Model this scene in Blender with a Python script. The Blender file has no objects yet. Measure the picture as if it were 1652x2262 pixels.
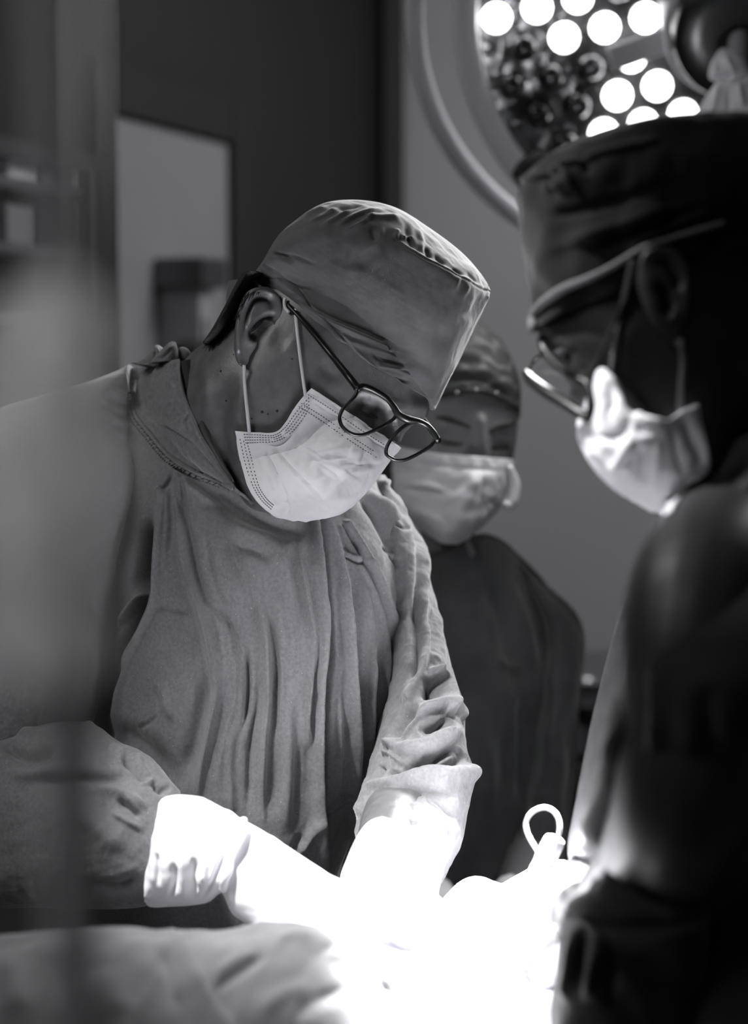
import bpy, bmesh, math, random
import numpy as np
from mathutils import Vector, Matrix
from mathutils.bvhtree import BVHTree

random.seed(7)
RNG = np.random.default_rng(7)
SC = bpy.context.scene
COL = SC.collection

# ------------------------------------------------------------------ camera
FPX, CX, CY = 4000.0, 826.0, 1131.0            # focal length and centre in pixels of the 1652x2262 frame
PITCH = math.atan(331.0 / FPX)
CAM = np.array([0.0, 0.0, 1.45])
FWD = np.array([0, math.cos(PITCH), -math.sin(PITCH)])
UPV = np.array([0, math.sin(PITCH), math.cos(PITCH)])
RGT = np.array([1.0, 0, 0])
cd = bpy.data.cameras.new('camera')
cam = bpy.data.objects.new('camera', cd)
COL.objects.link(cam)
cam.location = CAM
cam.rotation_euler = (math.pi / 2 - PITCH, 0, 0)
cd.sensor_fit = 'VERTICAL'
cd.sensor_height = 36.0
cd.lens = FPX * 36.0 / 2262.0
cd.clip_start = 0.05
cd.dof.use_dof = True
cd.dof.focus_distance = 1.66
cd.dof.aperture_fstop = 2.9
SC.camera = cam

# ------------------------------------------------------------------ world, lights, exposure
SC.view_settings.view_transform = 'Standard'
SC.view_settings.look = 'None'
SC.view_settings.gamma = 1.0
SC.view_settings.use_curve_mapping = False
SC.view_settings.exposure = 0.35
w = bpy.data.worlds.new('world')
SC.world = w
w.use_nodes = True
w.node_tree.nodes['Background'].inputs[0].default_value = (0.5, 0.5, 0.53, 1)
w.node_tree.nodes['Background'].inputs[1].default_value = 0.04


def P(u, v, d):
    """pixel of the photograph + distance along the view axis -> point in the room"""
    u, v, d = np.broadcast_arrays(np.asarray(u, float), np.asarray(v, float), np.asarray(d, float))
    return (CAM + RGT * ((u - CX) / FPX * d)[..., None] + UPV * (-(v - CY) / FPX * d)[..., None] + FWD * d[..., None])


def V(u, v, d):
    return Vector(P(u, v, d))


def aim(o, target):
    o.rotation_euler = (Vector(target) - o.location).to_track_quat('-Z', 'Y').to_euler()


def area_light(name, loc, target, size, power, col=(1, 1, 1), size_y=None, spread=None):
    l = bpy.data.lights.new(name, 'AREA')
    l.energy = power
    l.size = size
    l.color = col
    if size_y:
        l.shape = 'RECTANGLE'
        l.size_y = size_y
    if spread:
        l.spread = spread
    o = bpy.data.objects.new(name, l)
    COL.objects.link(o)
    o.location = loc
    aim(o, target)
    return o


def spot_light(name, loc, target, power, deg, blend, radius):
    l = bpy.data.lights.new(name, 'SPOT')
    l.energy = power
    l.spot_size = math.radians(deg)
    l.spot_blend = blend
    l.shadow_soft_size = radius
    o = bpy.data.objects.new(name, l)
    COL.objects.link(o)
    o.location = loc
    aim(o, target)
    return o


FIELD = V(1010, 2070, 1.46)
# the second surgical lamp, above and outside the frame at the left, aimed at the field
spot_light('operating_beam', (-0.60, 1.0, 2.5), V(920, 2010, 1.50), 280, 22, 1.0, 0.08)
# the surgical lamp in view: its beam and the glow of its face
spot_light('lamp_beam', (0.46, 2.28, 1.95), V(1095, 2240, 1.37), 11500, 9.8, 0.7, 0.05)
area_light('lamp_glow', P(1400, 200, 2.08), V(1050, 800, 1.7), 0.35, 7, spread=2.2)
# unseen fill lights, added to brighten parts of the scene
area_light('background_fill', (1.1, 3.3, 2.9), (1.1, 3.7, 0), 1.1, 32)  # added fill for the grey wall and the back of the room
area_light('side_fill', (-1.5, 0.8, 2.4), (-0.3, 1.75, 1.0), 0.9, 3, spread=1.2)  # added fill from the left, grazing the gown folds
spot_light('face_fill_spot', (-0.95, 1.5, 2.7), P(1370, 900, 1.24), 190, 9.5, 0.9, 0.05)  # unseen spot, added to brighten the right surgeon's masked face
area_light('left_back_fill', (-0.9, 2.2, 2.9), (-0.6, 3.4, 1.2), 0.7, 3.5)  # added fill for the glass cabinet and the left wall
area_light('near_left_fill', (-0.75, 0.25, 2.3), (-0.08, 0.42, 1.4), 0.3, 0.35, spread=0.8)  # added close to the camera so the clear drape shows up pale

# ------------------------------------------------------------------ materials


def mat(name, col, rough=0.6, metal=0.0, spec=0.5, bump=None, emit=None, sheen=0.0, trans=0.0, coat=0.0,
        speck=None, vary=None, stripes=None, tscale=1.0):
    """procedural material; bump = list of (scale, strength, distance), speck = (scale, size, colour)"""
    m = bpy.data.materials.new(name)
    m.use_nodes = True
    nt = m.node_tree
    N, L = nt.nodes, nt.links
    b = N['Principled BSDF']
    if not isinstance(col, tuple):
        col = (col * 0.985, col * 0.98, col * 1.02)
    b.inputs['Base Color'].default_value = (*col, 1)
    b.inputs['Roughness'].default_value = rough
    b.inputs['Metallic'].default_value = metal
    b.inputs['Specular IOR Level'].default_value = spec
    b.inputs['Sheen Weight'].default_value = sheen
    b.inputs['Sheen Roughness'].default_value = 0.4
    b.inputs['Transmission Weight'].default_value = trans
    b.inputs['Coat Weight'].default_value = coat
    if emit:
        b.inputs['Emission Color'].default_value = (1, 1, 1, 1)
        b.inputs['Emission Strength'].default_value = emit
    tc = N.new('ShaderNodeTexCoord')
    colsock = None
    if vary:
        nz = N.new('ShaderNodeTexNoise')
        nz.inputs['Scale'].default_value = vary[0]
        nz.inputs['Detail'].default_value = 5
        L.new(tc.outputs['Object'], nz.inputs['Vector'])
        mx = N.new('ShaderNodeMix')
        mx.data_type = 'RGBA'
        k0, k1 = 1 - vary[1], 1 + vary[1]
        mx.inputs['A'].default_value = (col[0] * k0, col[1] * k0, col[2] * k0, 1)
        mx.inputs['B'].default_value = (col[0] * k1, col[1] * k1, col[2] * k1, 1)
        rp = N.new('ShaderNodeMapRange')
        rp.inputs['From Min'].default_value = 0.35
        rp.inputs['From Max'].default_value = 0.65
        L.new(nz.outputs['Fac'], rp.inputs['Value'])
        L.new(rp.outputs['Result'], mx.inputs['Factor'])
        colsock = mx.outputs['Result']
    if stripes:
        wv = N.new('ShaderNodeTexWave')
        wv.bands_direction = stripes[2]
        wv.inputs['Scale'].default_value = stripes[0]
        wv.inputs['Distortion'].default_value = stripes[3]
        wv.inputs['Detail'].default_value = 2
        wv.inputs['Detail Scale'].default_value = 1.5
        L.new(tc.outputs['Object'], wv.inputs['Vector'])
        mx = N.new('ShaderNodeMix')
        mx.data_type = 'RGBA'
        mx.inputs['A'].default_value = (*col, 1)
        mx.inputs['B'].default_value = (stripes[1], stripes[1], stripes[1] * 1.03, 1)
        pw = N.new('ShaderNodeMath')
        pw.operation = 'POWER'
        pw.inputs[1].default_value = 3
        L.new(wv.outputs['Fac'], pw.inputs[0])
        L.new(pw.outputs[0], mx.inputs['Factor'])
        colsock = mx.outputs['Result']
    if speck:
        vo = N.new('ShaderNodeTexVoronoi')
        vo.inputs['Scale'].default_value = speck[0]
        L.new(tc.outputs['Object'], vo.inputs['Vector'])
        lt = N.new('ShaderNodeMath')
        lt.operation = 'LESS_THAN'
        lt.inputs[1].default_value = speck[1]
        L.new(vo.outputs['Distance'], lt.inputs[0])
        # only some cells carry a speck
        sp = N.new('ShaderNodeSeparateColor')
        L.new(vo.outputs['Color'], sp.inputs[0])
        gt = N.new('ShaderNodeMath')
        gt.operation = 'GREATER_THAN'
        gt.inputs[1].default_value = speck[3]
        L.new(sp.outputs[0], gt.inputs[0])
        mu = N.new('ShaderNodeMath')
        mu.operation = 'MULTIPLY'
        L.new(lt.outputs[0], mu.inputs[0])
        L.new(gt.outputs[0], mu.inputs[1])
        mx = N.new('ShaderNodeMix')
        mx.data_type = 'RGBA'
        if colsock:
            L.new(colsock, mx.inputs['A'])
        else:
            mx.inputs['A'].default_value = (*col, 1)
        mx.inputs['B'].default_value = (speck[2], speck[2], speck[2], 1)
        L.new(mu.outputs[0], mx.inputs['Factor'])
        colsock = mx.outputs['Result']
    if colsock:
        L.new(colsock, b.inputs['Base Color'])
    if bump:
        prev = None
        for sc_, st, dist in bump:
            nz = N.new('ShaderNodeTexNoise')
            nz.inputs['Scale'].default_value = sc_
            nz.inputs['Detail'].default_value = 3
            L.new(tc.outputs['Object'], nz.inputs['Vector'])
            bp = N.new('ShaderNodeBump')
            bp.inputs['Strength'].default_value = st
            bp.inputs['Distance'].default_value = dist
            L.new(nz.outputs['Fac'], bp.inputs['Height'])
            if prev:
                L.new(prev.outputs['Normal'], bp.inputs['Normal'])
            prev = bp
        L.new(prev.outputs['Normal'], b.inputs['Normal'])
    return m


def film_mat(name, clear, col=0.8, rough=0.25, gloss=0.5):
    """thin see-through film: clear share passes light straight through"""
    m = bpy.data.materials.new(name)
    m.use_nodes = True
    N, L = m.node_tree.nodes, m.node_tree.links
    out = N['Material Output']
    N.remove(N['Principled BSDF'])
    tr = N.new('ShaderNodeBsdfTransparent')
    gl = N.new('ShaderNodeBsdfGlossy')
    gl.inputs['Roughness'].default_value = rough
    gl.inputs['Color'].default_value = (col, col, col, 1)
    df = N.new('ShaderNodeBsdfTranslucent')
    df.inputs['Color'].default_value = (col, col, col, 1)
    dd = N.new('ShaderNodeBsdfDiffuse')
    dd.inputs['Color'].default_value = (col, col, col, 1)
    m0 = N.new('ShaderNodeMixShader')
    L.new(df.outputs[0], m0.inputs[1])
    L.new(dd.outputs[0], m0.inputs[2])
    m1 = N.new('ShaderNodeMixShader')
    m1.inputs[0].default_value = gloss
    L.new(m0.outputs[0], m1.inputs[1])
    L.new(gl.outputs[0], m1.inputs[2])
    m2 = N.new('ShaderNodeMixShader')
    m2.inputs[0].default_value = clear
    L.new(m1.outputs[0], m2.inputs[1])
    L.new(tr.outputs[0], m2.inputs[2])
    L.new(m2.outputs[0], out.inputs[0])
    return m


def glass_mat(name):
    m = bpy.data.materials.new(name)
    m.use_nodes = True
    N, L = m.node_tree.nodes, m.node_tree.links
    out = N['Material Output']
    N.remove(N['Principled BSDF'])
    tr = N.new('ShaderNodeBsdfTransparent')
    gl = N.new('ShaderNodeBsdfGlossy')
    gl.inputs['Roughness'].default_value = 0.02
    lw = N.new('ShaderNodeLayerWeight')
    pw = N.new('ShaderNodeMath')
    pw.operation = 'POWER'
    pw.inputs[1].default_value = 4
    L.new(lw.outputs['Facing'], pw.inputs[0])
    fr = N.new('ShaderNodeMath')
    fr.operation = 'MULTIPLY_ADD'
    fr.inputs[1].default_value = 0.7
    fr.inputs[2].default_value = 0.05
    L.new(pw.outputs[0], fr.inputs[0])
    mx = N.new('ShaderNodeMixShader')
    L.new(fr.outputs[0], mx.inputs[0])
    L.new(tr.outputs[0], mx.inputs[1])
    L.new(gl.outputs[0], mx.inputs[2])
    L.new(mx.outputs[0], out.inputs[0])
    return m


WEAVE = [(1400, 0.5, 0.0006), (260, 0.25, 0.0012)]
M = {
    'gown': mat('gown_cotton', 0.17, 0.95, spec=0.1, sheen=0.35, bump=WEAVE, vary=(330, 0.12), speck=(420, 0.15, 0.45, 0.94)),
    'cap': mat('cap_cotton', 0.125, 0.95, spec=0.1, sheen=0.3, bump=[(1600, 0.5, 0.0005), (60, 0.2, 0.002)], vary=(60, 0.1)),
    'skin': mat('skin', 0.105, 0.40, spec=0.55, bump=[(520, 0.22, 0.0008), (150, 0.12, 0.0012)], vary=(95, 0.16), speck=(62, 0.13, 0.015, 0.90)),
    'skin_pale': mat('skin_pale', 0.115, 0.5, spec=0.35, bump=[(300, 0.1, 0.001)]),
    'skin_shaded': mat('skin_backlit', 0.028, 0.45, spec=0.4),  # right surgeon's skin, his backlit shade put into the colour
    'hair': mat('hair', 0.012, 0.7, bump=[(900, 0.9, 0.002)]),
    'mask': mat('mask_nonwoven', 0.93, 0.9, spec=0.15, bump=[(900, 0.12, 0.0006), (70, 0.3, 0.003)]),
    'mask_shaded': mat('mask_nonwoven_shaded', 0.55, 0.9, spec=0.15, bump=[(900, 0.12, 0.0006), (60, 0.4, 0.004)]),  # the white toned down to shade, for the assistant's mask and gloves
    'stitch': mat('weld_marks', 0.10, 0.9),
    'loop': mat('ear_loop', 0.75, 0.8),
    'frame': mat('glasses_frame', 0.008, 0.34, spec=0.35, coat=0.05),
    'lens': glass_mat('lens_glass'),
    'glove': mat('latex_glove', 0.86, 0.45, spec=0.4, bump=[(45, 0.3, 0.003)]),
    'gauze': mat('white_gauze', 0.88, 0.9, bump=[(700, 0.4, 0.001)]),
    'drape': mat('drape_cotton', 0.18, 0.95, spec=0.1, sheen=0.3, bump=WEAVE, vary=(20, 0.12)),
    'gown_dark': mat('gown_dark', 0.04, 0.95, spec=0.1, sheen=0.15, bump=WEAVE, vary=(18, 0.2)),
    'gown_shaded': mat('gown_shaded', 0.028, 0.95, spec=0.1, sheen=0.2, bump=WEAVE, vary=(18, 0.2)),  # right surgeon's gown darkened to stand in for shade; also the undershirt collar
    'cap_shaded': mat('cap_shaded', 0.012, 0.95, spec=0.1, sheen=0.2, bump=WEAVE),  # right surgeon's cap, colour lowered so it stays in shade
    'band': mat('cap_band', 0.13, 0.9),
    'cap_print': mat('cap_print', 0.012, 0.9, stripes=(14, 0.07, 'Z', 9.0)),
    'white_plastic': mat('white_plastic', 0.55, 0.4),
    'grey_plastic': mat('grey_plastic', 0.30, 0.35),
    'black_plastic': mat('black_plastic', 0.008, 0.3, spec=0.6),
    'steel': mat('steel', 0.45, 0.3, metal=1.0),
    'steel_dim': mat('steel_dim', 0.16, 0.42, metal=1.0),
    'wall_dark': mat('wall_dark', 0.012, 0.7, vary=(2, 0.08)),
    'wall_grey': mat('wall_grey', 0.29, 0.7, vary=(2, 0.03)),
    'door': mat('door_paint', 0.24, 0.5, vary=(2, 0.03)),
    'floor': mat('floor_vinyl', 0.12, 0.35, vary=(6, 0.1)),
    'ceiling': mat('ceiling_paint', 0.35, 0.9),
    'glass': glass_mat('pane_glass'),
    'bulb_on': mat('bulb_lit', 0.9, 0.3, emit=6.0),
    'bulb_off': mat('bulb_dark', 0.07, 0.18, metal=0.8, coat=0.5),
    'lamp_face': mat('lamp_face', 0.03, 0.15, spec=0.7, vary=(30, 0.5), bump=[(40, 0.3, 0.01)]),
    'cover': mat('sterile_cover', 0.55, 0.9, bump=[(300, 0.3, 0.001)]),
    'film': film_mat('clear_film', 0.55, 0.9, 0.3, 0.1),
    'cloth_cover': mat('cloth_cover', 0.9, 0.9),
    'rail': mat('rail_paint', 0.9, 0.4),
    'loop_shaded': mat('ear_loop_shaded', 0.2, 0.8),  # shaded copy of the pale loop for the right surgeon
    'pole': mat('pole_finish', 0.32, 0.4),
    'skirt': mat('table_padding', 0.05, 0.6),
}

# ------------------------------------------------------------------ mesh helpers


def crom(pts, n):
    """Catmull-Rom through the rows of pts, n samples"""
    p = np.asarray(pts, float)
    if len(p) == 2:
        t = np.linspace(0, 1, n)[:, None]
        return p[0] * (1 - t) + p[1] * t
    q = np.vstack([2 * p[0] - p[1], p, 2 * p[-1] - p[-2]])
    s = np.linspace(0, len(p) - 1, n)
    i = np.minimum(s.astype(int), len(p) - 2)
    t = (s - i)[:, None]
    a, b, c, d = q[i], q[i + 1], q[i + 2], q[i + 3]
    return 0.5 * ((2 * b) + (c - a) * t + (2 * a - 5 * b + 4 * c - d) * t ** 2 + (3 * b - a - 3 * c + d) * t ** 3)


def mesh_obj(name, verts, faces, material, parent=None, smooth=True):
    me = bpy.data.meshes.new(name)
    me.from_pydata([tuple(v) for v in verts] if not isinstance(verts, np.ndarray) else verts.reshape(-1, 3).tolist(), [], faces)
    if smooth:
        me.polygons.foreach_set('use_smooth', np.ones(len(me.polygons), bool))
    me.update()
    if material:
        me.materials.append(M[material])
    o = bpy.data.objects.new(name, me)
    COL.objects.link(o)
    if parent:
        adopt(o, parent)
    return o


def adopt(o, parent):
    o.parent = parent
    o.matrix_parent_inverse = parent_matrix(parent).inverted()


def parent_matrix(o):
    m = o.matrix_basis.copy()
    if o.parent:
        m = parent_matrix(o.parent) @ o.matrix_parent_inverse @ m
    return m


def tag(o, label, cat, group=None, kind=None):
    if label:
        o['label'] = label
    if cat:
        o['category'] = cat
    if group:
        o['group'] = group
    if kind:
        o['kind'] = kind
    return o


def thing(name, label, cat, loc, group=None):
    o = bpy.data.objects.new(name, None)
    o.empty_display_size = 0.1
    COL.objects.link(o)
    o.location = loc
    return tag(o, label, cat, group)


class Geo:
    """a bag of vertices and faces, joined into one mesh"""

    def __init__(s):
        s.v, s.f, s.n = [], [], 0

    def add(s, v, f):
        v = np.asarray(v, float).reshape(-1, 3)
        s.v.append(v)
        s.f += [tuple(i + s.n for i in q) for q in f]
        s.n += len(v)
        return s

    def obj(s, name, material, parent=None, smooth=True):
        return mesh_obj(name, np.vstack(s.v), s.f, material, parent, smooth)


def grid_faces(nr, nc, closed):
    f = []
    for i in range(nr - 1):
        for j in range(nc if closed else nc - 1):
            k = (j + 1) % nc
            f.append((i * nc + j, i * nc + k, (i + 1) * nc + k, (i + 1) * nc + j))
    return f


def slab(sl, nf=40, nb=12, nv=40, ex=2.0):
    """loft through slices (uL,vL,uR,vR,d,rf,rb[,tilt]): left and right outline points in pixels, distance of the
    middle, half-depth to the front and back in metres, tilt = depth of the right end minus the left end"""
    rows = []
    for s in sl:
        uL, vL, uR, vR, d, rf, rb = s[:7]
        tilt = s[7] if len(s) > 7 else 0.0
        if rf is None:
            rf = math.hypot(uR - uL, vR - vL) / 2 / FPX * d
        if rb is None:
            rb = rf
        rows.append((uL, vL, uR, vR, d, rf, rb, tilt))
    R = crom(rows, nv)
    tf = np.linspace(0, math.pi, nf, endpoint=False)
    tb = np.linspace(math.pi, 2 * math.pi, nb, endpoint=False)
    th = np.concatenate([tf, tb])
    cx, sy = np.cos(th), np.sin(th)
    X = np.sign(cx) * np.abs(cx) ** (2 / ex)
    Y = np.sign(sy) * np.abs(sy) ** (2 / ex)
    Lp = P(R[:, 0], R[:, 1], R[:, 4] - R[:, 7] / 2)
    Rp = P(R[:, 2], R[:, 3], R[:, 4] + R[:, 7] / 2)
    C, H = (Lp + Rp) / 2, (Rp - Lp) / 2
    rf, rb = np.maximum(R[:, 5], 1e-4), np.maximum(R[:, 6], 1e-4)
    dep = np.where(Y[None, :] > 0, -Y[None, :] * rf[:, None], -Y[None, :] * rb[:, None])
    G = C[:, None, :] + H[:, None, :] * X[None, :, None] + FWD * dep[..., None]
    nr, nc = G.shape[:2]
    v = G.reshape(-1, 3)
    f = grid_faces(nr, nc, True)
    f = [q[::-1] for q in f]
    v = np.vstack([v, C[0], C[-1]])
    a, b = nr * nc, nr * nc + 1
    for j in range(nc):
        k = (j + 1) % nc
        f.append((a, j, k))
        f.append((b, (nr - 1) * nc + k, (nr - 1) * nc + j))
    f = fix_winding(v, f, C.mean(0))
    return v, f


def fix_winding(v, f, c):
    # signed volume about the centre decides the orientation
    s = 0.0
    vv = v - c
    for q in f[::max(1, len(f) // 400)]:
        a, b, d = vv[q[0]], vv[q[1]], vv[q[2]]
        s += np.dot(a, np.cross(b, d))
    return [q[::-1] for q in f] if s < 0 else f


def tube(pts, rad, n=10, steps=None, close=False):
    """round tube through 3-D points"""
    p = np.asarray(pts, float)
    if close:
        q = np.vstack([p[-1], p, p[0], p[1]])
        k = steps or len(p) * 6
        full = crom(q, 1 + (len(q) - 1) * 12)
        full = full[12:12 + len(p) * 12]
        idx = np.linspace(0, len(full), k, endpoint=False).astype(int)
        c = full[idx]
    else:
        c = crom(p, steps or max(2, len(p) * 6))
    r = np.asarray(rad, float)
    r = np.full(len(c), r) if r.ndim == 0 else crom(r[:, None], len(c))[:, 0]
    if close:
        T = np.roll(c, -1, 0) - np.roll(c, 1, 0)
    else:
        T = np.gradient(c, axis=0)
    T /= np.linalg.norm(T, axis=1)[:, None] + 1e-12
    ref = np.array([0.13, -0.4, 0.9])
    if abs(T[0] @ ref) > 0.9:
        ref = np.array([0.9, 0.3, 0.1])
    B = []
    b = np.cross(T[0], ref)
    b /= np.linalg.norm(b)
    for t in T:
        b = b - t * (b @ t)
        b /= np.linalg.norm(b)
        B.append(b.copy())
    B = np.array(B)
    Nn = np.cross(T, B)
    th = np.linspace(0, 2 * math.pi, n, endpoint=False)
    G = c[:, None, :] + r[:, None, None] * (B[:, None, :] * np.cos(th)[None, :, None] + Nn[:, None, :] * np.sin(th)[None, :, None])
    v = G.reshape(-1, 3)
    m = len(c)
    f = grid_faces(m, n, True)
    if close:
        f += [((m - 1) * n + j, (m - 1) * n + (j + 1) % n, (j + 1) % n, j) for j in range(n)]
        return v, f
    f.append(tuple(range(n))[::-1])
    f.append(tuple((m - 1) * n + j for j in range(n)))
    return v, f


def box(c, s, rot=None):
    c, s = np.asarray(c, float), np.asarray(s, float) / 2
    v = np.array([[x, y, z] for x in (-1, 1) for y in (-1, 1) for z in (-1, 1)]) * s
    if rot is not None:
        v = v @ np.array(rot).T
    v = v + c
    f = [(0, 1, 3, 2), (4, 6, 7, 5), (0, 4, 5, 1), (2, 3, 7, 6), (0, 2, 6, 4), (1, 5, 7, 3)]
    return v, f


def bevel(o, w=0.004, seg=2):
    m = o.modifiers.new('bevel', 'BEVEL')
    m.width = w
    m.segments = seg
    m.limit_method = 'ANGLE'
    return o


def patch(ctrl, nr, nc, bvh=None, off=0.002, thick=0.0):
    """surface through a grid of control points (u,v,d); with bvh it is laid on the surface below"""
    c = np.asarray(ctrl, float)
    A = np.stack([crom(c[i], nc) for i in range(c.shape[0])])
    B = np.stack([crom(A[:, j], nr) for j in range(nc)], 1)
    if bvh is not None:
        B = drape_on(B.reshape(-1, 3), bvh, off).reshape(B.shape)
    G = P(B[..., 0], B[..., 1], B[..., 2])
    v = G.reshape(-1, 3)
    f = grid_faces(nr, nc, False)
    # face the camera
    q = f[len(f) // 2]
    n = np.cross(v[q[1]] - v[q[0]], v[q[2]] - v[q[0]])
    if n @ (CAM - v[q[0]]) < 0:
        f = [k[::-1] for k in f]
    return v, f


def drape_on(B, bvh, off):
    out = B.copy()
    for i, (u, v, d) in enumerate(B):
        t = P(u, v, 1.0) - CAM
        h = bvh.ray_cast(Vector(CAM), Vector(t).normalized())
        if h[0] is not None:
            dh = (np.array(h[0]) - CAM) @ FWD
            out[i, 2] = min(d, dh - off)
    return out


def bvh_of(*objs):
    vs, fs, n = [], [], 0
    for o in objs:
        me = o.data
        a = np.empty(len(me.vertices) * 3)
        me.vertices.foreach_get('co', a)
        vs += a.reshape(-1, 3).tolist()
        fs += [[i + n for i in p.vertices] for p in me.polygons]
        n += len(me.vertices)
    return BVHTree.FromPolygons([Vector(v) for v in vs], fs)


def get_co(o):
    a = np.empty(len(o.data.vertices) * 3)
    o.data.vertices.foreach_get('co', a)
    return a.reshape(-1, 3)


def set_co(o, co):
    o.data.vertices.foreach_set('co', co.reshape(-1))
    o.data.update()


def project(co):
    r = co - CAM
    d = r @ FWD
    return CX + FPX * (r @ RGT) / d, CY - FPX * (r @ UPV) / d, d


def sculpt(o, strokes, back=False, noise=None, gain=1.0):
    """clay strokes: (points px, width px, height mm, [other-side width px], [no taper]); positive raises"""
    co = get_co(o)
    nn = np.empty(len(co) * 3)
    o.data.vertex_normals.foreach_get('vector', nn)
    nn = nn.reshape(-1, 3)
    u, v, d = project(co)
    view = CAM - co
    view /= np.linalg.norm(view, axis=1)[:, None]
    facing = np.clip(((nn * view).sum(1) + 0.05) * 6, 0, 1)
    if back:
        facing[:] = 1
    disp = np.zeros(len(co))
    for s in strokes:
        pts, w1, amp = s[0], s[1], s[2] / 1000.0 * gain
        w2 = s[3] if len(s) > 3 and s[3] else w1
        taper = not (len(s) > 4 and s[4])
        pp = crom(pts, 4 * len(pts) + 2) if len(pts) > 2 else np.asarray(pts, float)
        m = 3.0 * max(w1, w2)
        sel = np.where((u > pp[:, 0].min() - m) & (u < pp[:, 0].max() + m) & (v > pp[:, 1].min() - m) & (v < pp[:, 1].max() + m) & (facing > 0))[0]
        if not len(sel):
            continue
        q = np.stack([u[sel], v[sel]], 1)
        best = np.full(len(sel), 1e9)
        side = np.zeros(len(sel))
        tt = np.zeros(len(sel))
        seglen = np.linalg.norm(np.diff(pp, axis=0), axis=1)
        cum = np.concatenate([[0], np.cumsum(seglen)])
        for k in range(len(pp) - 1):
            a, b = pp[k], pp[k + 1]
            ab = b - a
            L2 = ab @ ab + 1e-9
            t = np.clip(((q - a) @ ab) / L2, 0, 1)
            c = a + t[:, None] * ab
            dd = np.hypot(q[:, 0] - c[:, 0], q[:, 1] - c[:, 1])
            better = dd < best
            best = np.where(better, dd, best)
            sg = ab[0] * (q[:, 1] - a[1]) - ab[1] * (q[:, 0] - a[0])
            side = np.where(better, sg, side)
            tt = np.where(better, (cum[k] + t * seglen[k]) / cum[-1], tt)
        ww = np.where(side > 0, w2, w1)
        prof = np.exp(-(best / ww) ** 2)
        if taper:
            tp = np.clip(np.minimum(tt, 1 - tt) * 3.2 + 0.08, 0, 1)
            prof *= tp * tp * (3 - 2 * tp)
        disp[sel] += amp * prof
    if noise:
        for amp, wl, seed in noise:
            r = np.random.default_rng(seed)
            acc = np.zeros(len(co))
            for k in range(14):
                dirv = r.normal(size=3)
                dirv /= np.linalg.norm(dirv)
                f = 2 * math.pi / (wl * r.uniform(0.6, 1.6))
                acc += np.sin((co @ dirv) * f + r.uniform(0, 6.28) + 1.5 * np.sin((co @ r.normal(size=3)) * f * 0.4))
            disp += amp / 1000.0 * acc / 3.7
    co = co + nn * (disp * facing)[:, None]
    set_co(o, co)
    return o


def remesh(o, size, smooth=3):
    md = o.modifiers.new('remesh', 'REMESH')
    md.mode = 'VOXEL'
    md.voxel_size = size
    md.use_smooth_shade = True
    sm = o.modifiers.new('smooth', 'SMOOTH')
    sm.iterations = smooth
    sm.factor = 0.6
    dg = bpy.context.evaluated_depsgraph_get()
    me = bpy.data.meshes.new_from_object(o.evaluated_get(dg))
    old = o.data
    o.modifiers.clear()
    o.data = me
    if not me.materials:
        me.materials.append(old.materials[0])
    me.polygons.foreach_set('use_smooth', np.ones(len(me.polygons), bool))
    me.update()
    return o


def over(v, bvh, off):
    """cloth lies over the body: vertices that would sink below the skin are lifted off it towards the viewer"""
    v = np.array(v)
    c = np.median((v - CAM) @ FWD)
    for i in range(len(v)):
        t = v[i] - CAM
        if t @ FWD > c + 0.0005:
            continue
        h = bvh.ray_cast(Vector(CAM), Vector(t).normalized())
        if h[0] is not None:
            L = np.linalg.norm(t)
            if h[3] - off < L:
                v[i] = CAM + t / L * (h[3] - off)
    return v


def disc_poly(name, pts3, material, parent, thick=0.0):
    v = np.asarray(pts3, float)
    f = [tuple(range(len(v)))]
    o = mesh_obj(name, v, f, material, parent, smooth=False)
    if thick:
        s = o.modifiers.new('solid', 'SOLIDIFY')
        s.thickness = thick
        s.offset = 0
    return o


def solidify(o, t, offset=-1):
    s = o.modifiers.new('solid', 'SOLIDIFY')
    s.thickness = t
    s.offset = offset
    return o


def join_into(o, v, f):
    """append geometry to an existing mesh object"""
    co = get_co(o)
    n = len(co)
    fs = [tuple(p.vertices) for p in o.data.polygons]
    me = bpy.data.meshes.new(o.data.name)
    allv = np.vstack([co, np.asarray(v, float).reshape(-1, 3)])
    me.from_pydata(allv.tolist(), [], fs + [tuple(i + n for i in q) for q in f])
    me.polygons.foreach_set('use_smooth', np.ones(len(me.polygons), bool))
    for m_ in o.data.materials:
        me.materials.append(m_)
    me.update()
    o.data = me
    return o
# ------------------------------------------------------------------ the room
WA = np.array([-0.669, 3.24])
WE = np.array([0.36, 0.933])
WE /= np.linalg.norm(WE)
WN = np.array([WE[1], -WE[0]])


def on_wall(u, v, off=0.0):
    """where the view ray of a pixel meets the left wall (or a plane off metres in front of it)"""
    t = P(u, v, 1.0) - CAM
    n3 = np.array([WN[0], WN[1], 0])
    p0 = np.array([WA[0], WA[1], 0]) + n3 * off
    k = ((p0 - CAM) @ n3) / (t @ n3)
    p = CAM + t * k
    return (p[:2] - WA) @ WE, p[2]


ROTW = Matrix(((WE[0], WN[0], 0), (WE[1], WN[1], 0), (0, 0, 1)))


def wall_box(s0, s1, z0, z1, o0, o1):
    c2 = WA + WE * (s0 + s1) / 2 + WN * (o0 + o1) / 2
    return box((c2[0], c2[1], (z0 + z1) / 2), (abs(s1 - s0), abs(o1 - o0), z1 - z0), ROTW)


def st(o, name=None):
    o['kind'] = 'structure'
    return o


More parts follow.
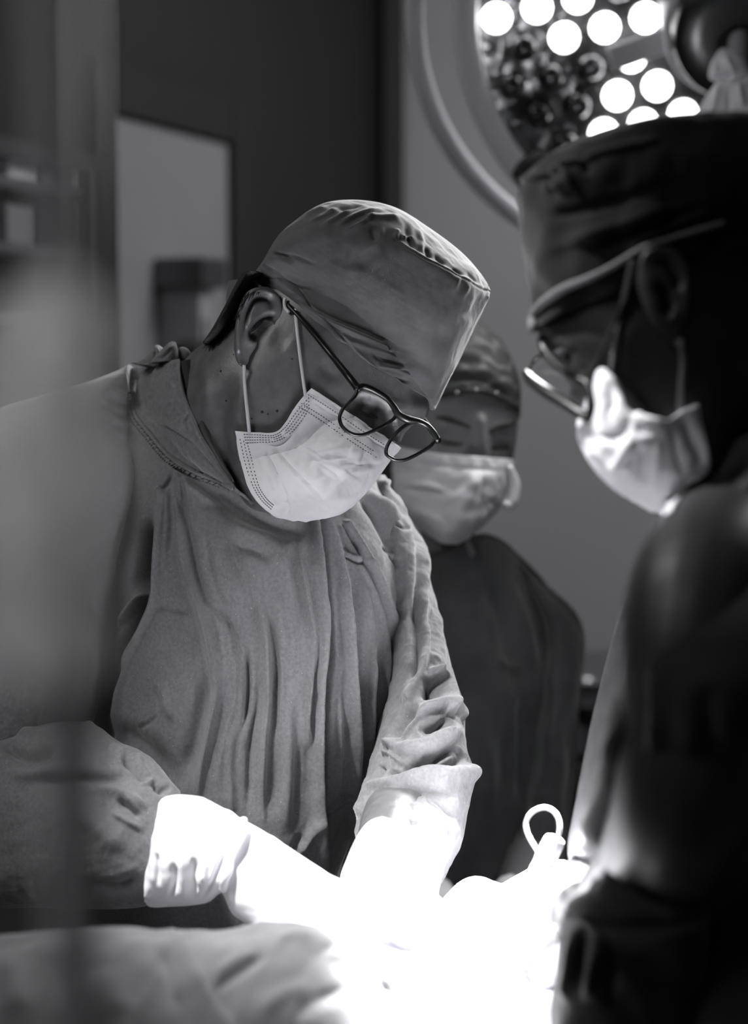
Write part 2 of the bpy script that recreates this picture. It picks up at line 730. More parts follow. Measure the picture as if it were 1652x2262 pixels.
floor = st(mesh_obj('floor', *box((1.0, 2.4, -0.05), (9.0, 7.6, 0.1)), 'floor', smooth=False))
ceiling = st(mesh_obj('ceiling', *box((1.0, 2.4, 3.05), (9.0, 7.6, 0.1)), 'ceiling', smooth=False))
sE, _ = on_wall(842, 800)
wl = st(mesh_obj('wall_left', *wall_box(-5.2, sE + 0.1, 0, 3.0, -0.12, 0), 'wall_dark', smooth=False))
cor = WA + WE * sE
wb = st(mesh_obj('wall_back', *box((cor[0] + 2.7, cor[1] + 0.12, 1.5), (5.4, 0.12, 3.0)), 'wall_grey', smooth=False))
wr = st(mesh_obj('wall_right', *box((4.4, 2.4, 1.5), (0.12, 7.6, 3.0)), 'wall_grey', smooth=False))
wf = st(mesh_obj('wall_front', *box((1.2, -1.35, 1.5), (7.0, 0.12, 3.0)), 'wall_grey', smooth=False))
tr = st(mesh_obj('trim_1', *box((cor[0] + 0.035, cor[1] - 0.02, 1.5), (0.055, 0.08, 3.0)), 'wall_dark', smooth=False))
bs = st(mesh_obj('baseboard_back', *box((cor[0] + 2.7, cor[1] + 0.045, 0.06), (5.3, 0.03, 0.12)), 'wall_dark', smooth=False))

# door: pale leaf, dark frame
s0, zt = on_wall(240, 252, 0.03)
s1, _ = on_wall(497, 320, 0.03)
door = st(mesh_obj('door_1', *wall_box(s0, s1, 0.01, zt, 0.0, 0.035), 'door', smooth=False))
for a, b, z0, z1 in ((s0 - 0.09, s0 - 0.005, 0, zt + 0.09), (s1 + 0.005, s1 + 0.09, 0, zt + 0.09), (s0, s1, zt + 0.005, zt + 0.09)):
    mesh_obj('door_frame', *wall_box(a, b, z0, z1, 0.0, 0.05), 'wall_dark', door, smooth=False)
a0, z0 = on_wall(300, 745, 0.05)
mesh_obj('kick_plate', *wall_box(s0 + 0.05, s1 - 0.05, 0.05, 0.35, 0.035, 0.038), 'steel_dim', door, smooth=False)

# cabinet with a dark ledge in front of the door
ca, zc = on_wall(345, 570, 0.04)
cb, _ = on_wall(492, 590, 0.15)
cab = thing('wall_cabinet', 'low grey cabinet with a dark overhanging top ledge by the pale door', 'cabinet', (WA[0] + WE[0] * ca, WA[1] + WE[1] * ca, 0))
mesh_obj('cabinet_body', *wall_box(ca + 0.015, cb - 0.01, 0.06, zc - 0.06, 0.04, 0.13), 'grey_plastic', cab, smooth=False)
bevel(mesh_obj('ledge', *wall_box(ca - 0.01, cb + 0.02, zc - 0.06, zc, 0.04, 0.15), 'steel_dim', cab, smooth=False))
mesh_obj('base', *wall_box(ca + 0.03, cb - 0.03, 0.0, 0.06, 0.04, 0.12), 'black_plastic', cab, smooth=False)
for k in range(3):
    zz = zc - 0.12 - k * 0.42
    dr = bevel(mesh_obj('drawer', *wall_box(ca + 0.03, cb - 0.03, zz - 0.38, zz, 0.13, 0.14), 'grey_plastic', cab, smooth=False), 0.003)
    mesh_obj('handle', *wall_box((ca + cb) / 2 - 0.04, (ca + cb) / 2 + 0.04, zz - 0.06, zz - 0.045, 0.14, 0.155), 'steel_dim', dr, smooth=False)

# glass-fronted cabinet at the far left
ga, zg = on_wall(-60, 285, 0.13)
gb, _ = on_wall(212, 300, 0.13)
gc = thing('glass_cabinet', 'tall glass-fronted storage cabinet at the left edge with packs on shelves', 'cabinet', (WA[0] + WE[0] * ga, WA[1] + WE[1] * ga, 0))
mesh_obj('cabinet_body', *wall_box(ga, gb, 0.0, zg, 0.005, 0.03), 'wall_dark', gc, smooth=False)
for a, b in ((ga, ga + 0.025), (gb - 0.025, gb)):
    mesh_obj('side_panel', *wall_box(a, b, 0, zg, 0.03, 0.125), 'steel_dim', gc, smooth=False)
mesh_obj('top_panel', *wall_box(ga, gb, zg - 0.03, zg, 0.03, 0.125), 'steel_dim', gc, smooth=False)
for v_ in (405, 545, 700):
    _, z_ = on_wall(100, v_, 0.1)
    mesh_obj('shelf', *wall_box(ga + 0.027, gb - 0.027, z_ - 0.018, z_, 0.03, 0.11), 'steel', gc, smooth=False)
gd = mesh_obj('glass_door', *wall_box(ga + 0.01, gb - 0.01, 0.05, zg - 0.01, 0.127, 0.132), 'glass', gc, smooth=False)
mesh_obj('handle', *wall_box(gb - 0.05, gb - 0.035, 1.0, 1.2, 0.132, 0.15), 'steel', gd, smooth=False)
_, zs1 = on_wall(100, 405, 0.1)
_, zs2 = on_wall(100, 545, 0.1)
packs = [(18, 88, 335, 'mask', 'white carton on the upper shelf of the glass cabinet, left one'),
         (150, 206, 340, 'mask', 'white carton on the upper shelf of the glass cabinet, right one'),
         (98, 140, 365, 'grey_plastic', 'small grey carton between two white cartons on the upper shelf')]
for u0, u1, vt, m_, lb in packs:
    a, zt_ = on_wall(u0, vt, 0.1)
    b, _ = on_wall(u1, vt, 0.1)
    o = bevel(mesh_obj('carton', *wall_box(a, b, zs1, zt_, 0.035, 0.1), m_, None, smooth=False))
    tag(o, lb, 'box', 'cartons in the glass cabinet')
for u0, u1, vt, m_, lb in [(15, 80, 450, 'grey_plastic', 'grey carton on the lower shelf of the glass cabinet, left one'), (160, 205, 445, 'grey_plastic', 'grey carton on the lower shelf of the glass cabinet, right one')]:
    a, zt_ = on_wall(u0, vt, 0.1)
    b, _ = on_wall(u1, vt, 0.1)
    o = bevel(mesh_obj('carton', *wall_box(a, b, zs2, zt_, 0.035, 0.1), m_, None, smooth=False))
    tag(o, lb, 'box', 'cartons in the glass cabinet')

# dark stool / padded headrest seen behind the collar
st_c = P(432, 790, 2.9)
stool = thing('equipment_stand', 'dark padded equipment stand behind the collar of the leaning surgeon', 'stand', (st_c[0], st_c[1], 0))
g = Geo().add(*slab([(400, 752, 464, 752, 2.9, 0.02, 0.02), (372, 770, 492, 770, 2.9, 0.05, 0.05), (366, 800, 498, 800, 2.9, 0.055, 0.055), (372, 850, 492, 850, 2.9, 0.05, 0.05), (390, 880, 470, 880, 2.9, 0.03, 0.03)], 20, 20, 16))
g.obj('pad', 'hair', stool)
mesh_obj('pole', *tube([(st_c[0], st_c[1], 0.05), (st_c[0], st_c[1], st_c[2] - 0.05)], 0.02, 12), 'steel_dim', stool)
mesh_obj('base', *tube([(st_c[0], st_c[1], 0.0), (st_c[0], st_c[1], 0.05)], 0.2, 24), 'black_plastic', stool)

# equipment trolley in the right background
tc_ = P(1315, 1700, 3.4)
tx, ty = tc_[0], tc_[1]
tro = thing('equipment_trolley', 'dark equipment trolley with shelves in the background between two gowns', 'trolley', (tx, ty, 0))


def zof(v, d=3.4):
    return P(1300, v, d)[2]


sc = 3.4 / FPX
for v_ in (1480, 1655, 1850):
    bevel(mesh_obj('shelf', *box((tx, ty, zof(v_)), (200 * sc, 0.36, 0.022)), 'steel_dim', tro, smooth=False))
for dx in (-1, 1):
    for dy in (-1, 1):
        mesh_obj('post', *tube([(tx + dx * 95 * sc, ty + dy * 0.165, 0.08), (tx + dx * 95 * sc, ty + dy * 0.165, zof(1475))], 0.011, 10), 'steel_dim', tro)
        mesh_obj('wheel', *tube([(tx + dx * 95 * sc - 0.012, ty + dy * 0.165, 0.04), (tx + dx * 95 * sc + 0.012, ty + dy * 0.165, 0.04)], 0.04, 16), 'black_plastic', tro)
mesh_obj('shelf', *box((tx, ty, 0.2), (190 * sc, 0.34, 0.022)), 'steel_dim', tro, smooth=False)


def gear(name, label, cat, u0, u1, v0, v1, m_, dep=0.2, knob=None):
    c = P((u0 + u1) / 2, (v0 + v1) / 2, 3.3)
    s_ = 3.3 / FPX
    o = bevel(mesh_obj(name, *box((c[0], ty - 0.02, c[2]), ((u1 - u0) * s_, dep, (v1 - v0) * s_)), m_, None, smooth=False), 0.006)
    tag(o, label, cat)
    if knob:
        k = P(knob[0], knob[1], 3.3)
        y = ty - 0.02 - dep / 2
        mesh_obj('knob', *tube([(k[0], y, k[2]), (k[0], y - 0.012, k[2]), (k[0], y - 0.035, k[2]), (k[0], y - 0.04, k[2])], [0.028, 0.03, 0.026, 0.008], 20), 'steel', o)
    return o


gear('monitor_box', 'black monitor unit with a shiny round knob standing on the trolley top shelf', 'monitor', 1255, 1352, 1488, 1560, 'black_plastic', 0.2, (1285, 1517))
gear('control_unit', 'black control unit on the trolley below the monitor', 'machine', 1250, 1322, 1572, 1642, 'black_plastic', 0.2, (1268, 1618))
gear('drawer_box', 'grey box on the lower shelf of the trolley', 'box', 1255, 1330, 1672, 1735, 'grey_plastic', 0.2)
gear('battery_case', 'dark case at the bottom of the trolley', 'case', 1250, 1345, 1750, 1840, 'black_plastic', 0.2)
# ------------------------------------------------------------------ surgeon in focus
def skin_head_rows(rows, nf=60, nb=20, nv=70):
    return slab(rows, nf, nb, nv)


pm = thing('person', 'leaning surgeon in focus, plain cap, glasses and pleated gown, both gloved hands at the field', 'person', (-0.1, 1.85, 0), 'operating team')

# body: one continuous surface (head, neck, trunk, arms, legs)
g = Geo()
HEAD = [(760, 500, 830, 500, 1.75, 0.03, 0.03), (650, 560, 980, 560, 1.75, 0.055, 0.06), (540, 620, 1035, 620, 1.75, 0.068, 0.08), (508, 680, 1045, 680, 1.75, 0.072, 0.085),
        (482, 722, 1030, 722, 1.75, 0.074, 0.085), (455, 757, 1015, 757, 1.75, 0.075, 0.085), (432, 790, 990, 800, 1.75, 0.075, 0.08), (415, 830, 968, 850, 1.75, 0.075, 0.075),
        (410, 870, 952, 890, 1.75, 0.075, 0.07), (410, 905, 940, 925, 1.75, 0.074, 0.07), (420, 930, 905, 945, 1.75, 0.073, 0.065), (440, 965, 872, 985, 1.75, 0.072, 0.06), (465, 1005, 845, 1020, 1.75, 0.07, 0.06),
        (490, 1045, 800, 1065, 1.75, 0.066, 0.055), (512, 1080, 755, 1105, 1.745, 0.058, 0.05), (545, 1120, 690, 1132, 1.735, 0.042, 0.035), (590, 1138, 640, 1138, 1.73, 0.01, 0.01)]
g.add(*slab(HEAD, 60, 24, 80))
# neck
g.add(*slab([(470, 745, 640, 700, 1.77, 0.05, 0.06), (405, 800, 600, 860, 1.785, 0.06, 0.065), (395, 860, 570, 960, 1.79, 0.065, 0.065), (360, 940, 560, 1040, 1.80, 0.065, 0.065), (320, 1040, 600, 1100, 1.82, 0.07, 0.07)], 40, 20, 30))
# trunk
g.add(*slab([(380, 860, 560, 860, 1.83, 0.03, 0.04), (230, 900, 700, 900, 1.85, 0.07, 0.07), (190, 1000, 800, 1000, 1.86, 0.09, 0.08), (250, 1200, 850, 1200, 1.84, 0.10, 0.08), (270, 1500, 820, 1500, 1.82, 0.10, 0.09),
             (270, 1800, 760, 1800, 1.82, 0.10, 0.10), (260, 2100, 720, 2100, 1.84, 0.11, 0.11), (270, 2400, 720, 2400, 1.86, 0.10, 0.12), (300, 2500, 690, 2500, 1.87, 0.05, 0.06)], 40, 24, 50))
# arms: shoulder, elbow, wrist as tapering limbs
g.add(*tube([V(230, 990, 1.85), V(90, 1150, 1.83), V(30, 1400, 1.79), V(20, 1700, 1.70), V(180, 1810, 1.63), V(360, 1880, 1.58), V(430, 1900, 1.56)], [0.055, 0.055, 0.048, 0.046, 0.042, 0.034, 0.028], 18, 50))
g.add(*tube([V(760, 1110, 1.87), V(840, 1200, 1.87), V(880, 1400, 1.85), V(925, 1620, 1.77), V(905, 1740, 1.69), V(870, 1850, 1.58), V(865, 1900, 1.54)], [0.04, 0.038, 0.036, 0.040, 0.038, 0.032, 0.028], 18, 50))
pL, pR = P(380, 2400, 1.86), P(610, 2400, 1.86)
for p_ in (pL, pR):
    g.add(*tube([p_ + [0, 0, 0.05], p_ + [0, 0.0, -0.05], (p_[0], p_[1] - 0.01, 0.48), (p_[0], p_[1] + 0.02, 0.12), (p_[0], p_[1] + 0.02, 0.07)], [0.075, 0.085, 0.058, 0.042, 0.04], 18, 40))
body = g.obj('body', 'skin', pm)
remesh(body, 0.0036, 4)
sculpt(body, [
    # brow ridge, eye socket, cheek bone, nose bridge
    ([(884, 884), (915, 897), (946, 906)], 20, 7.0), ([(884, 905), (912, 922), (935, 926)], 9, -3.0),
    ([(770, 862), (820, 868), (872, 895), (930, 922)], 14, 4.0),
    ([(775, 890), (812, 905), (850, 922)], 19, -9.0),
    ([(905, 945), (925, 950)], 14, -6.0),
    ([(866, 905), (872, 950), (868, 985)], 13, 6.0),
    ([(700, 830), (760, 900), (800, 950)], 24, 2.5),
    ([(700, 800), (745, 835)], 18, -2.5),
    ([(735, 860), (765, 885)], 5, -1.2),
    # forehead creases under the cap edge
    ([(868, 862), (880, 900)], 4, -0.8), ([(885, 868), (899, 912)], 4, -0.8), ([(902, 876), (914, 918)], 4, -0.8), ([(918, 884), (930, 922)], 4, -0.8),
    # jaw line and neck muscle
    ([(560, 800), (540, 870), (530, 950), (545, 1050), (580, 1110)], 26, 3.0),
    ([(520, 820), (495, 900), (490, 980), (510, 1060)], 16, -3.5),
    ([(450, 800), (455, 880), (470, 960), (505, 1050)], 16, 2.5),
    ([(600, 740), (640, 760)], 20, -2.0),
    # eyelids
    ([(798, 900), (812, 906), (830, 913)], 9, 6.0), ([(790, 886), (812, 889), (838, 902)], 4, 1.6), ([(798, 920), (815, 930), (834, 932)], 7, 3.0),
])
hb = bvh_of(body)


def skin_d(u, v, bvh=None):
    t = P(u, v, 1.0) - CAM
    h = (bvh or hb).ray_cast(Vector(CAM), Vector(t).normalized())
    return ((np.array(h[0]) - CAM) @ FWD) if h[0] is not None else None


# ear
de = skin_d(560, 730) or 1.70
EAR = [(572, 636, 584, 636), (552, 643, 604, 648), (540, 656, 612, 656), (531, 677, 619, 676), (526, 700, 619, 700), (522, 718, 611, 716), (520, 738, 594, 736), (518, 757, 580, 757), (518, 775, 570, 775),
       (521, 793, 558, 793), (528, 805, 548, 806), (535, 810, 541, 810)]
ev, ef = slab([(*e, de - 0.006, 0.0085 if 0 < i < 11 else 0.003, 0.014, 0.012) for i, e in enumerate(EAR)], 90, 20, 110, 2.6)
ear = mesh_obj('ear_shape', ev, ef, 'skin')
sculpt(ear, [
    ([(600, 722), (617, 695), (614, 664), (598, 645), (577, 641), (553, 650), (538, 675), (530, 705), (526, 740), (526, 772)], 6, 2.6, None, True),
    ([(597, 690), (600, 668), (586, 658), (566, 660), (550, 680), (542, 705), (539, 735)], 6.5, -5.0),
    ([(539, 770), (546, 742), (556, 716), (574, 698), (592, 690)], 6, 1.8),
    ([(600, 703), (585, 706), (570, 718), (560, 734), (564, 742), (578, 735), (592, 716)], 8.5, -10.0, None, True),
    ([(574, 738), (576, 756), (573, 772)], 5, -5.0),
    ([(552, 748), (560, 762)], 7, 1.0),
    ([(580, 760), (562, 785), (552, 803)], 5, -3.5),
])
co = get_co(ear)
join_into(body, co, [tuple(p.vertices) for p in ear.data.polygons])
bpy.data.objects.remove(ear)
hb = bvh_of(body)

for a, b, r in ((488, 820, 0.0012), (500, 885, 0.0011), (579, 910, 0.0014), (612, 908, 0.0013), (533, 784, 0.0007), (516, 783, 0.0006), (645, 793, 0.0008), (556, 925, 0.0009)):
    s_ = skin_d(a, b)
    p_ = P(a, b, s_)
    mesh_obj('mole', *tube([p_ + FWD * 0.0006, p_ - FWD * 0.0003], r, 10, 3), 'hair', pm)

# closed lids looking down, seen through the near lens
for pts in ([(794, 905), (804, 914), (818, 920), (834, 922)],):
    LP = []
    for a, b in pts:
        s_ = skin_d(a, b) or 1.70
        LP.append(P(a, b, s_ - 0.0004))
    mesh_obj('eyelashes', *tube(LP, [0.0006, 0.0018, 0.0018, 0.0007][:len(LP)], 8, 24), 'hair', pm)

# short hair behind the ear and at the nape
HR = [(545, 615, 590, 640), (532, 628, 560, 650), (519, 652, 541, 672), (506, 676, 527, 690), (494, 698, 514, 712), (480, 722, 501, 737), (466, 744, 486, 752), (455, 760, 467, 764)]
hv, hf = slab([(a, b, c, d_, 1.748, 0.072 - 0.004 * i, 0.095 - 0.004 * i) for i, (a, b, c, d_) in enumerate([
    (534, 618, 600, 620), (530, 626, 575, 634), (517, 650, 550, 664), (505, 675, 532, 690), (493, 696, 518, 712), (478, 722, 503, 737), (464, 744, 488, 754), (452, 762, 470, 766)])], 40, 24, 60)
hair = mesh_obj('hair', hv, hf, 'hair', pm)
co = get_co(hair)
# lay the hair just proud of the skin
gh = Geo()
rr = np.random.default_rng(3)
for k in range(260):
    t = rr.uniform(0, 1)
    s_ = crom([(a + (c - a) * 0.75, b + (d_ - b) * 0.75) for a, b, c, d_ in HR], 50)[int(t * 49)]
    uu, vv = s_[0] + rr.uniform(-14, 9), s_[1] + rr.uniform(-6, 9)
    d0 = skin_d(uu, vv)
    if d0 is None:
        continue
    a = P(uu, vv, d0 + 0.0005)
    b = P(uu - 5 + rr.uniform(-3, 2), vv + 9 + rr.uniform(-3, 4), d0 - 0.002)
    gh.add(*tube([a, b], [0.0005, 0.00015], 3, 2))
gh.obj('hair_stubble', 'hair', hair)['kind'] = 'stuff'

# ---- cap
CAPS = [(558, 612, 560, 621, 0.02), (585, 585, 577, 633, 0.05), (612, 535, 616, 652, 0.068), (650, 497, 649, 677, 0.078), (717, 455, 700, 716, 0.086), (795, 448, 758, 764, 0.090),
        (872, 463, 819, 817, 0.091), (950, 509, 870, 848, 0.090), (1020, 562, 918, 878, 0.084), (1062, 608, 944, 896, 0.066), (1080, 636, 955, 904, 0.035), (1084, 643, 959, 907, 0.012)]
cv, cf = slab([(a, b, c, d_, 1.752, r, r + 0.01) for a, b, c, d_, r in CAPS], 200, 60, 240, 2.25)
cap = mesh_obj('surgical_cap', over(cv, hb, 0.003), cf, 'cap', pm)
sculpt(cap, [
    # the top panel seam
    ([(1084, 643), (1066, 638), (1037, 626), (1008, 611), (974, 592), (937, 575), (906, 556), (872, 531), (858, 518)], 30, 2.9, 7),
    ([(1084, 643), (1066, 639), (1037, 627), (1008, 612), (974, 593), (937, 576), (906, 557), (872, 532)], 2.5, -1.0, None, True),
    # flat, pushed-in top panel beyond the seam
    ([(1050, 596), (1000, 556), (950, 524), (905, 500)], 28, -3.0),
    ([(897, 488), (902, 520), (915, 552)], 7, -1.8), ([(918, 500), (935, 520), (930, 560)], 6, 1.5), ([(942, 540), (948, 572)], 6, -2.0), ([(880, 505), (873, 530)], 5, 1.6),
    ([(960, 560), (985, 585)], 6, -1.4), ([(1000, 590), (1022, 612)], 5, -1.4), ([(1030, 600), (1055, 628)], 4, -1.0), ([(885, 524), (915, 520)], 3, 1.3),
    ([(1010, 612), (995, 650)], 5, 1.3), ([(1030, 628), (1015, 665)], 5, 1.2), ([(1066, 645), (1045, 690), (1020, 700)], 8, -1.8),
    ([(820, 500), (832, 540)], 6, -1.5), ([(845, 490), (838, 530), (800, 560)], 7, 1.2),
    # top gathers
    ([(668, 480), (700, 466), (725, 455)], 4, 1.6, 3), ([(681, 493), (715, 477), (750, 459)], 5, 2.0, 3), ([(705, 503), (745, 482), (785, 462)], 5, 2.0, 3), ([(740, 500), (800, 473), (850, 462)], 6, 2.2, 3),
    ([(756, 514), (802, 492), (833, 468)], 4, 1.8, 3), ([(745, 462), (770, 460), (800, 452)], 4, -1.4), ([(690, 486), (730, 470)], 3, -1.0), ([(800, 479), (850, 478), (890, 480)], 5, 1.6),
    # back gathers
    ([(592, 562), (608, 561), (625, 567), (650, 578)], 5, -3.5), ([(610, 562), (650, 566), (700, 586)], 4, -1.4), ([(610, 600), (650, 620), (700, 636)], 7, 1.8, 3),
    ([(640, 608), (690, 628), (740, 642)], 4, -1.0),
    # folded brim line
    ([(587, 587), (625, 611), (662, 638), (693, 681), (746, 732), (783, 778), (831, 820)], 3.2, -1.9, None, True),
    ([(583, 596), (620, 622), (655, 650), (700, 700), (760, 756), (815, 808)], 9, 1.6, None, True),
    # long temple folds
    ([(650, 656), (683, 676), (730, 702), (790, 727), (850, 755), (900, 782)], 5, -3.4, 4), ([(660, 672), (720, 706), (780, 732), (840, 757), (885, 776), (920, 790)], 5, 3.6, 7),
    ([(720, 730), (790, 760), (850, 780)], 7, 1.4), ([(830, 772), (868, 786), (905, 797)], 6, 1.9), ([(818, 778), (850, 797), (900, 812)], 6, -2.2), ([(832, 809), (870, 812), (915, 812)], 6, 2.4, 4),
    ([(834, 822), (872, 836), (912, 842)], 5, -1.6), ([(850, 806), (900, 826), (935, 836)], 4, 1.3),
    ([(900, 730), (960, 742), (1010, 770)], 30, -2.0), ([(700, 600), (800, 620), (900, 660)], 40, 1.6), ([(760, 560), (820, 590)], 22, -1.4),
    # front edge seam
    ([(1075, 655), (1050, 716), (1020, 780), (985, 845), (955, 900)], 3, 1.0, None, True), ([(850, 833), (900, 868), (958, 902)], 3.5, 0.9, None, True),
], noise=[(0.35, 0.03, 5), (0.2, 0.012, 6)], gain=1.6)
# tie tab at the back of the cap
tb, tf_ = patch([[(505, 620, 1.765), (522, 618, 1.755), (545, 618, 1.742)], [(500, 645, 1.768), (515, 645, 1.756), (532, 646, 1.74)], [(498, 668, 1.77), (505, 672, 1.762), (515, 674, 1.75)]], 16, 16)
tab = solidify(mesh_obj('tie_tab', tb, tf_, 'cap', cap), 0.0008)
tv, tf2 = tube([P(560, 621, 1.70), P(577, 634, 1.690), P(562, 618, 1.705), P(558, 612, 1.72)], 0.0011, 8, 24)
mesh_obj('brim_piping', tv, tf2, 'cap', cap)

# ---- face mask
KM = [
    [(688, 857, 1.70), (738, 889, 1.69), (784, 921, 1.68), (826, 950, 1.675), (866, 976, 1.685), (884, 988, 1.72), (870, 975, 1.77)],
    [(656, 893, 1.70), (706, 930, 1.68), (756, 967, 1.665), (806, 995, 1.66), (846, 1017, 1.675), (858, 1018, 1.71), (845, 1000, 1.77)],
    [(616, 950, 1.70), (668, 985, 1.675), (720, 1022, 1.655), (765, 1052, 1.652), (802, 1076, 1.67), (812, 1080, 1.705), (800, 1060, 1.77)],
    [(565, 955, 1.71), (612, 1010, 1.675), (655, 1060, 1.655), (706, 1100, 1.652), (748, 1128, 1.67), (756, 1128, 1.705), (750, 1100, 1.77)],
    [(521, 952, 1.72), (531, 1015, 1.69), (556, 1090, 1.675), (606, 1138, 1.672), (672, 1149, 1.68), (690, 1143, 1.71), (700, 1120, 1.76)],
]
mv, mf = patch(KM, 170, 210, hb, 0.0035)
mask = mesh_obj('face_mask', mv, mf, 'mask', pm)
sculpt(mask, [
    ([(700, 880), (760, 920), (820, 960), (860, 985)], 5, 1.5, 12, True),
    ([(700, 893), (760, 932), (820, 972), (856, 994)], 3, -1.2, None, True),
    ([(622, 958), (640, 948), (660, 905)], 8, 1.6), ([(585, 972), (600, 985), (625, 980), (648, 955)], 4, -3.0), ([(592, 966), (612, 968), (640, 950)], 4, 1.8),
    # pleats fanning from the ear side
    ([(640, 975), (700, 1010), (770, 1050), (800, 1070)], 4, 1.8, 14), ([(640, 985), (710, 1025), (770, 1062)], 4, -1.6),
    ([(590, 985), (640, 1040), (690, 1090), (720, 1130)], 4, 1.8, 14), ([(605, 985), (655, 1040), (700, 1085), (728, 1120)], 4, -1.5),
    ([(588, 990), (610, 1040), (630, 1090), (640, 1140)], 4, -2.2), ([(578, 990), (600, 1050), (622, 1110)], 7, 1.6),
    ([(650, 1010), (720, 1000), (780, 985)], 14, 3.0, 6), ([(660, 1022), (730, 1014), (790, 1010)], 6, -2.2), ([(700, 1040), (730, 1050), (760, 1048)], 14, -3.2),
    ([(740, 1040), (790, 1040), (830, 1030)], 8, 1.8), ([(750, 1025), (800, 1028), (835, 1020)], 6, -1.8), ([(690, 1110), (730, 1100), (770, 1098)], 8, 1.6), ([(680, 1095), (710, 1115), (735, 1125)], 3, -1.4),
    ([(625, 1105), (640, 1120), (632, 1140)], 4, -1.8), ([(560, 1000), (590, 1080)], 5, 1.2), ([(770, 1000), (800, 1010)], 12, 2.0), ([(650, 1070), (690, 1060), (720, 1075)], 9, 1.6),
], noise=[(0.45, 0.02, 9), (0.25, 0.009, 10)])
solidify(mask, 0.0012, 1)
mb = bvh_of(mask)


def on_bvh(u, v, bvh, off, fallback):
    d = skin_d(u, v, bvh)
    return P(u, v, (d if d is not None else fallback) - off)


# printed weld dots along the mask edges: flat dashes lying on the mask
def dashes(lines, n, size, parent, bvh, fb):
    gg = Geo()
    for ln, k in zip(lines, n):
        c = crom(ln, k * 2 + 1)
        for i in range(0, len(c) - 1, 2):
            a, b = c[i], c[i + 1]
            t = (b - a) / (np.linalg.norm(b - a) + 1e-9)
            m_ = (a + b) / 2
            t2 = np.array([-t[1], t[0]])
            q = [m_ + t * size[0] + t2 * size[1], m_ + t * size[0] - t2 * size[1], m_ - t * size[0] - t2 * size[1], m_ - t * size[0] + t2 * size[1]]
            gg.add([on_bvh(x[0], x[1], bvh, 0.0016, fb) for x in q], [(0, 1, 2, 3)])
    o = gg.obj('weld_marks', 'stitch', parent, smooth=False)
    o['kind'] = 'stuff'
    return o


L_ = []
N_ = []
for off in (14, 38, 47):
    L_.append([(684 - off * .62, 858 + off * .78), (740 - off * .6, 893 + off * .8), (800 - off * .55, 935 + off * .83), (858 - off * .5, 972 + off * .86)])
    N_.append(32)
for off in (9, 17, 25):
    L_.append([(521 + off, 965 + off * .5), (532 + off, 1020), (550 + off * .8, 1070), (570 + off * .7, 1105 - off * .2), (598 + off * .3, 1132 - off * .6)])
    N_.append(26)
for off in (8, 16, 24, 32):
    L_.append([(683 - off * .0, 870 + off * 1.0), (650 + off * .4, 905 + off * 0.9), (628 + off * .3, 938 + off * .7), (604 + off * .15, 957 + off * .55), (570, 955 + off * .7), (534 + off * .2, 953 + off * .8)])
    N_.append(30)
dashes(L_, N_, (1.9, 0.95), mask, mb, 1.68)
# nose strip tip and bent end
bv_, bf_ = patch([[(858, 975, 1.672), (872, 981, 1.678), (881, 986, 1.70)], [(852, 990, 1.672), (862, 995, 1.68), (872, 998, 1.70)], [(846, 1003, 1.674), (852, 1008, 1.68), (860, 1008, 1.70)]], 10, 10)
solidify(mesh_obj('folded_tip', bv_, bf_, 'mask', mask), 0.001)
# ear loops
for pts in ([(539, 806), (540, 840), (543, 880), (547, 920), (551, 960)], [(652, 683), (655, 720), (660, 765), (667, 820), (675, 878)], [(630, 659), (628, 668), (630, 680), (638, 690)]):
    P3 = []
    for (a, b) in pts:
        s_ = skin_d(a, b) or 1.70
        P3.append(P(a, b, s_ - 0.004))
    mesh_obj('ear_loop', *tube(P3, 0.0016, 8, 30), 'loop', mask)

# ---- eyeglasses
def dl(u, v):
    # plane of the front frame
    return 1.628 + (u - 750) * 0.00016 + (v - 860) * -0.00002


gl = mesh_obj('eyeglasses', *tube([P(a, b, dl(a, b)) for a, b in [(791, 858), (785, 874), (771, 889), (757, 904), (750, 922), (754, 939), (766, 952), (783, 960), (803, 960), (828, 950), (856, 935), (871, 923), (874, 912), (868, 899), (853, 882), (827, 866), (803, 856)]],
                                  0.0017, 10, 120, close=True), 'frame', pm)
mesh_obj('rim', *tube([P(a, b, dl(a, b)) for a, b in [(926, 933), (905, 935), (889, 944), (874, 958), (862, 973), (854, 989), (853, 1002), (861, 1010), (875, 1016), (893, 1016), (915, 1007), (941, 992), (955, 981), (959, 969), (954, 957), (941, 941)]],
                      0.0017, 10, 120, close=True), 'frame', gl)
mesh_obj('brow_bar', *tube([P(a, b, dl(a, b) - 0.001) for a, b in [(788, 860), (803, 854), (828, 864), (855, 881), (870, 899), (880, 915), (900, 926), (925, 931), (944, 941), (957, 957), (966, 972)]],
                           [0.0032, 0.0030, 0.0028, 0.0026, 0.003, 0.0036, 0.0042, 0.003, 0.0028, 0.0034, 0.003], 10, 90), 'frame', gl)
mesh_obj('bridge', *tube([P(869, 904, dl(869, 904)), P(878, 914, dl(878, 914) - 0.001), P(893, 921, dl(893, 921) - 0.001), P(903, 932, dl(903, 932))], [0.0022, 0.003, 0.003, 0.0022], 10, 24), 'frame', gl)
for pts in ([(871, 917), (874, 927), (872, 940)], [(889, 944), (881, 950), (876, 962)]):
    mesh_obj('nose_pad', *tube([P(a, b, dl(a, b) + 0.004 * i) for i, (a, b) in enumerate(pts)], [0.0012, 0.002, 0.0026], 8, 14), 'lens', gl)
T1 = [(791, 860, dl(791, 860)), (770, 832, 1.64), (735, 788, 1.662), (700, 745, None), (668, 708, None), (636, 674, None)]
tp = []
for a, b, c in T1:
    s_ = skin_d(a, b)
    tp.append(P(a, b, c if c is not None else min((s_ or 1.70) - 0.004, 1.69)))
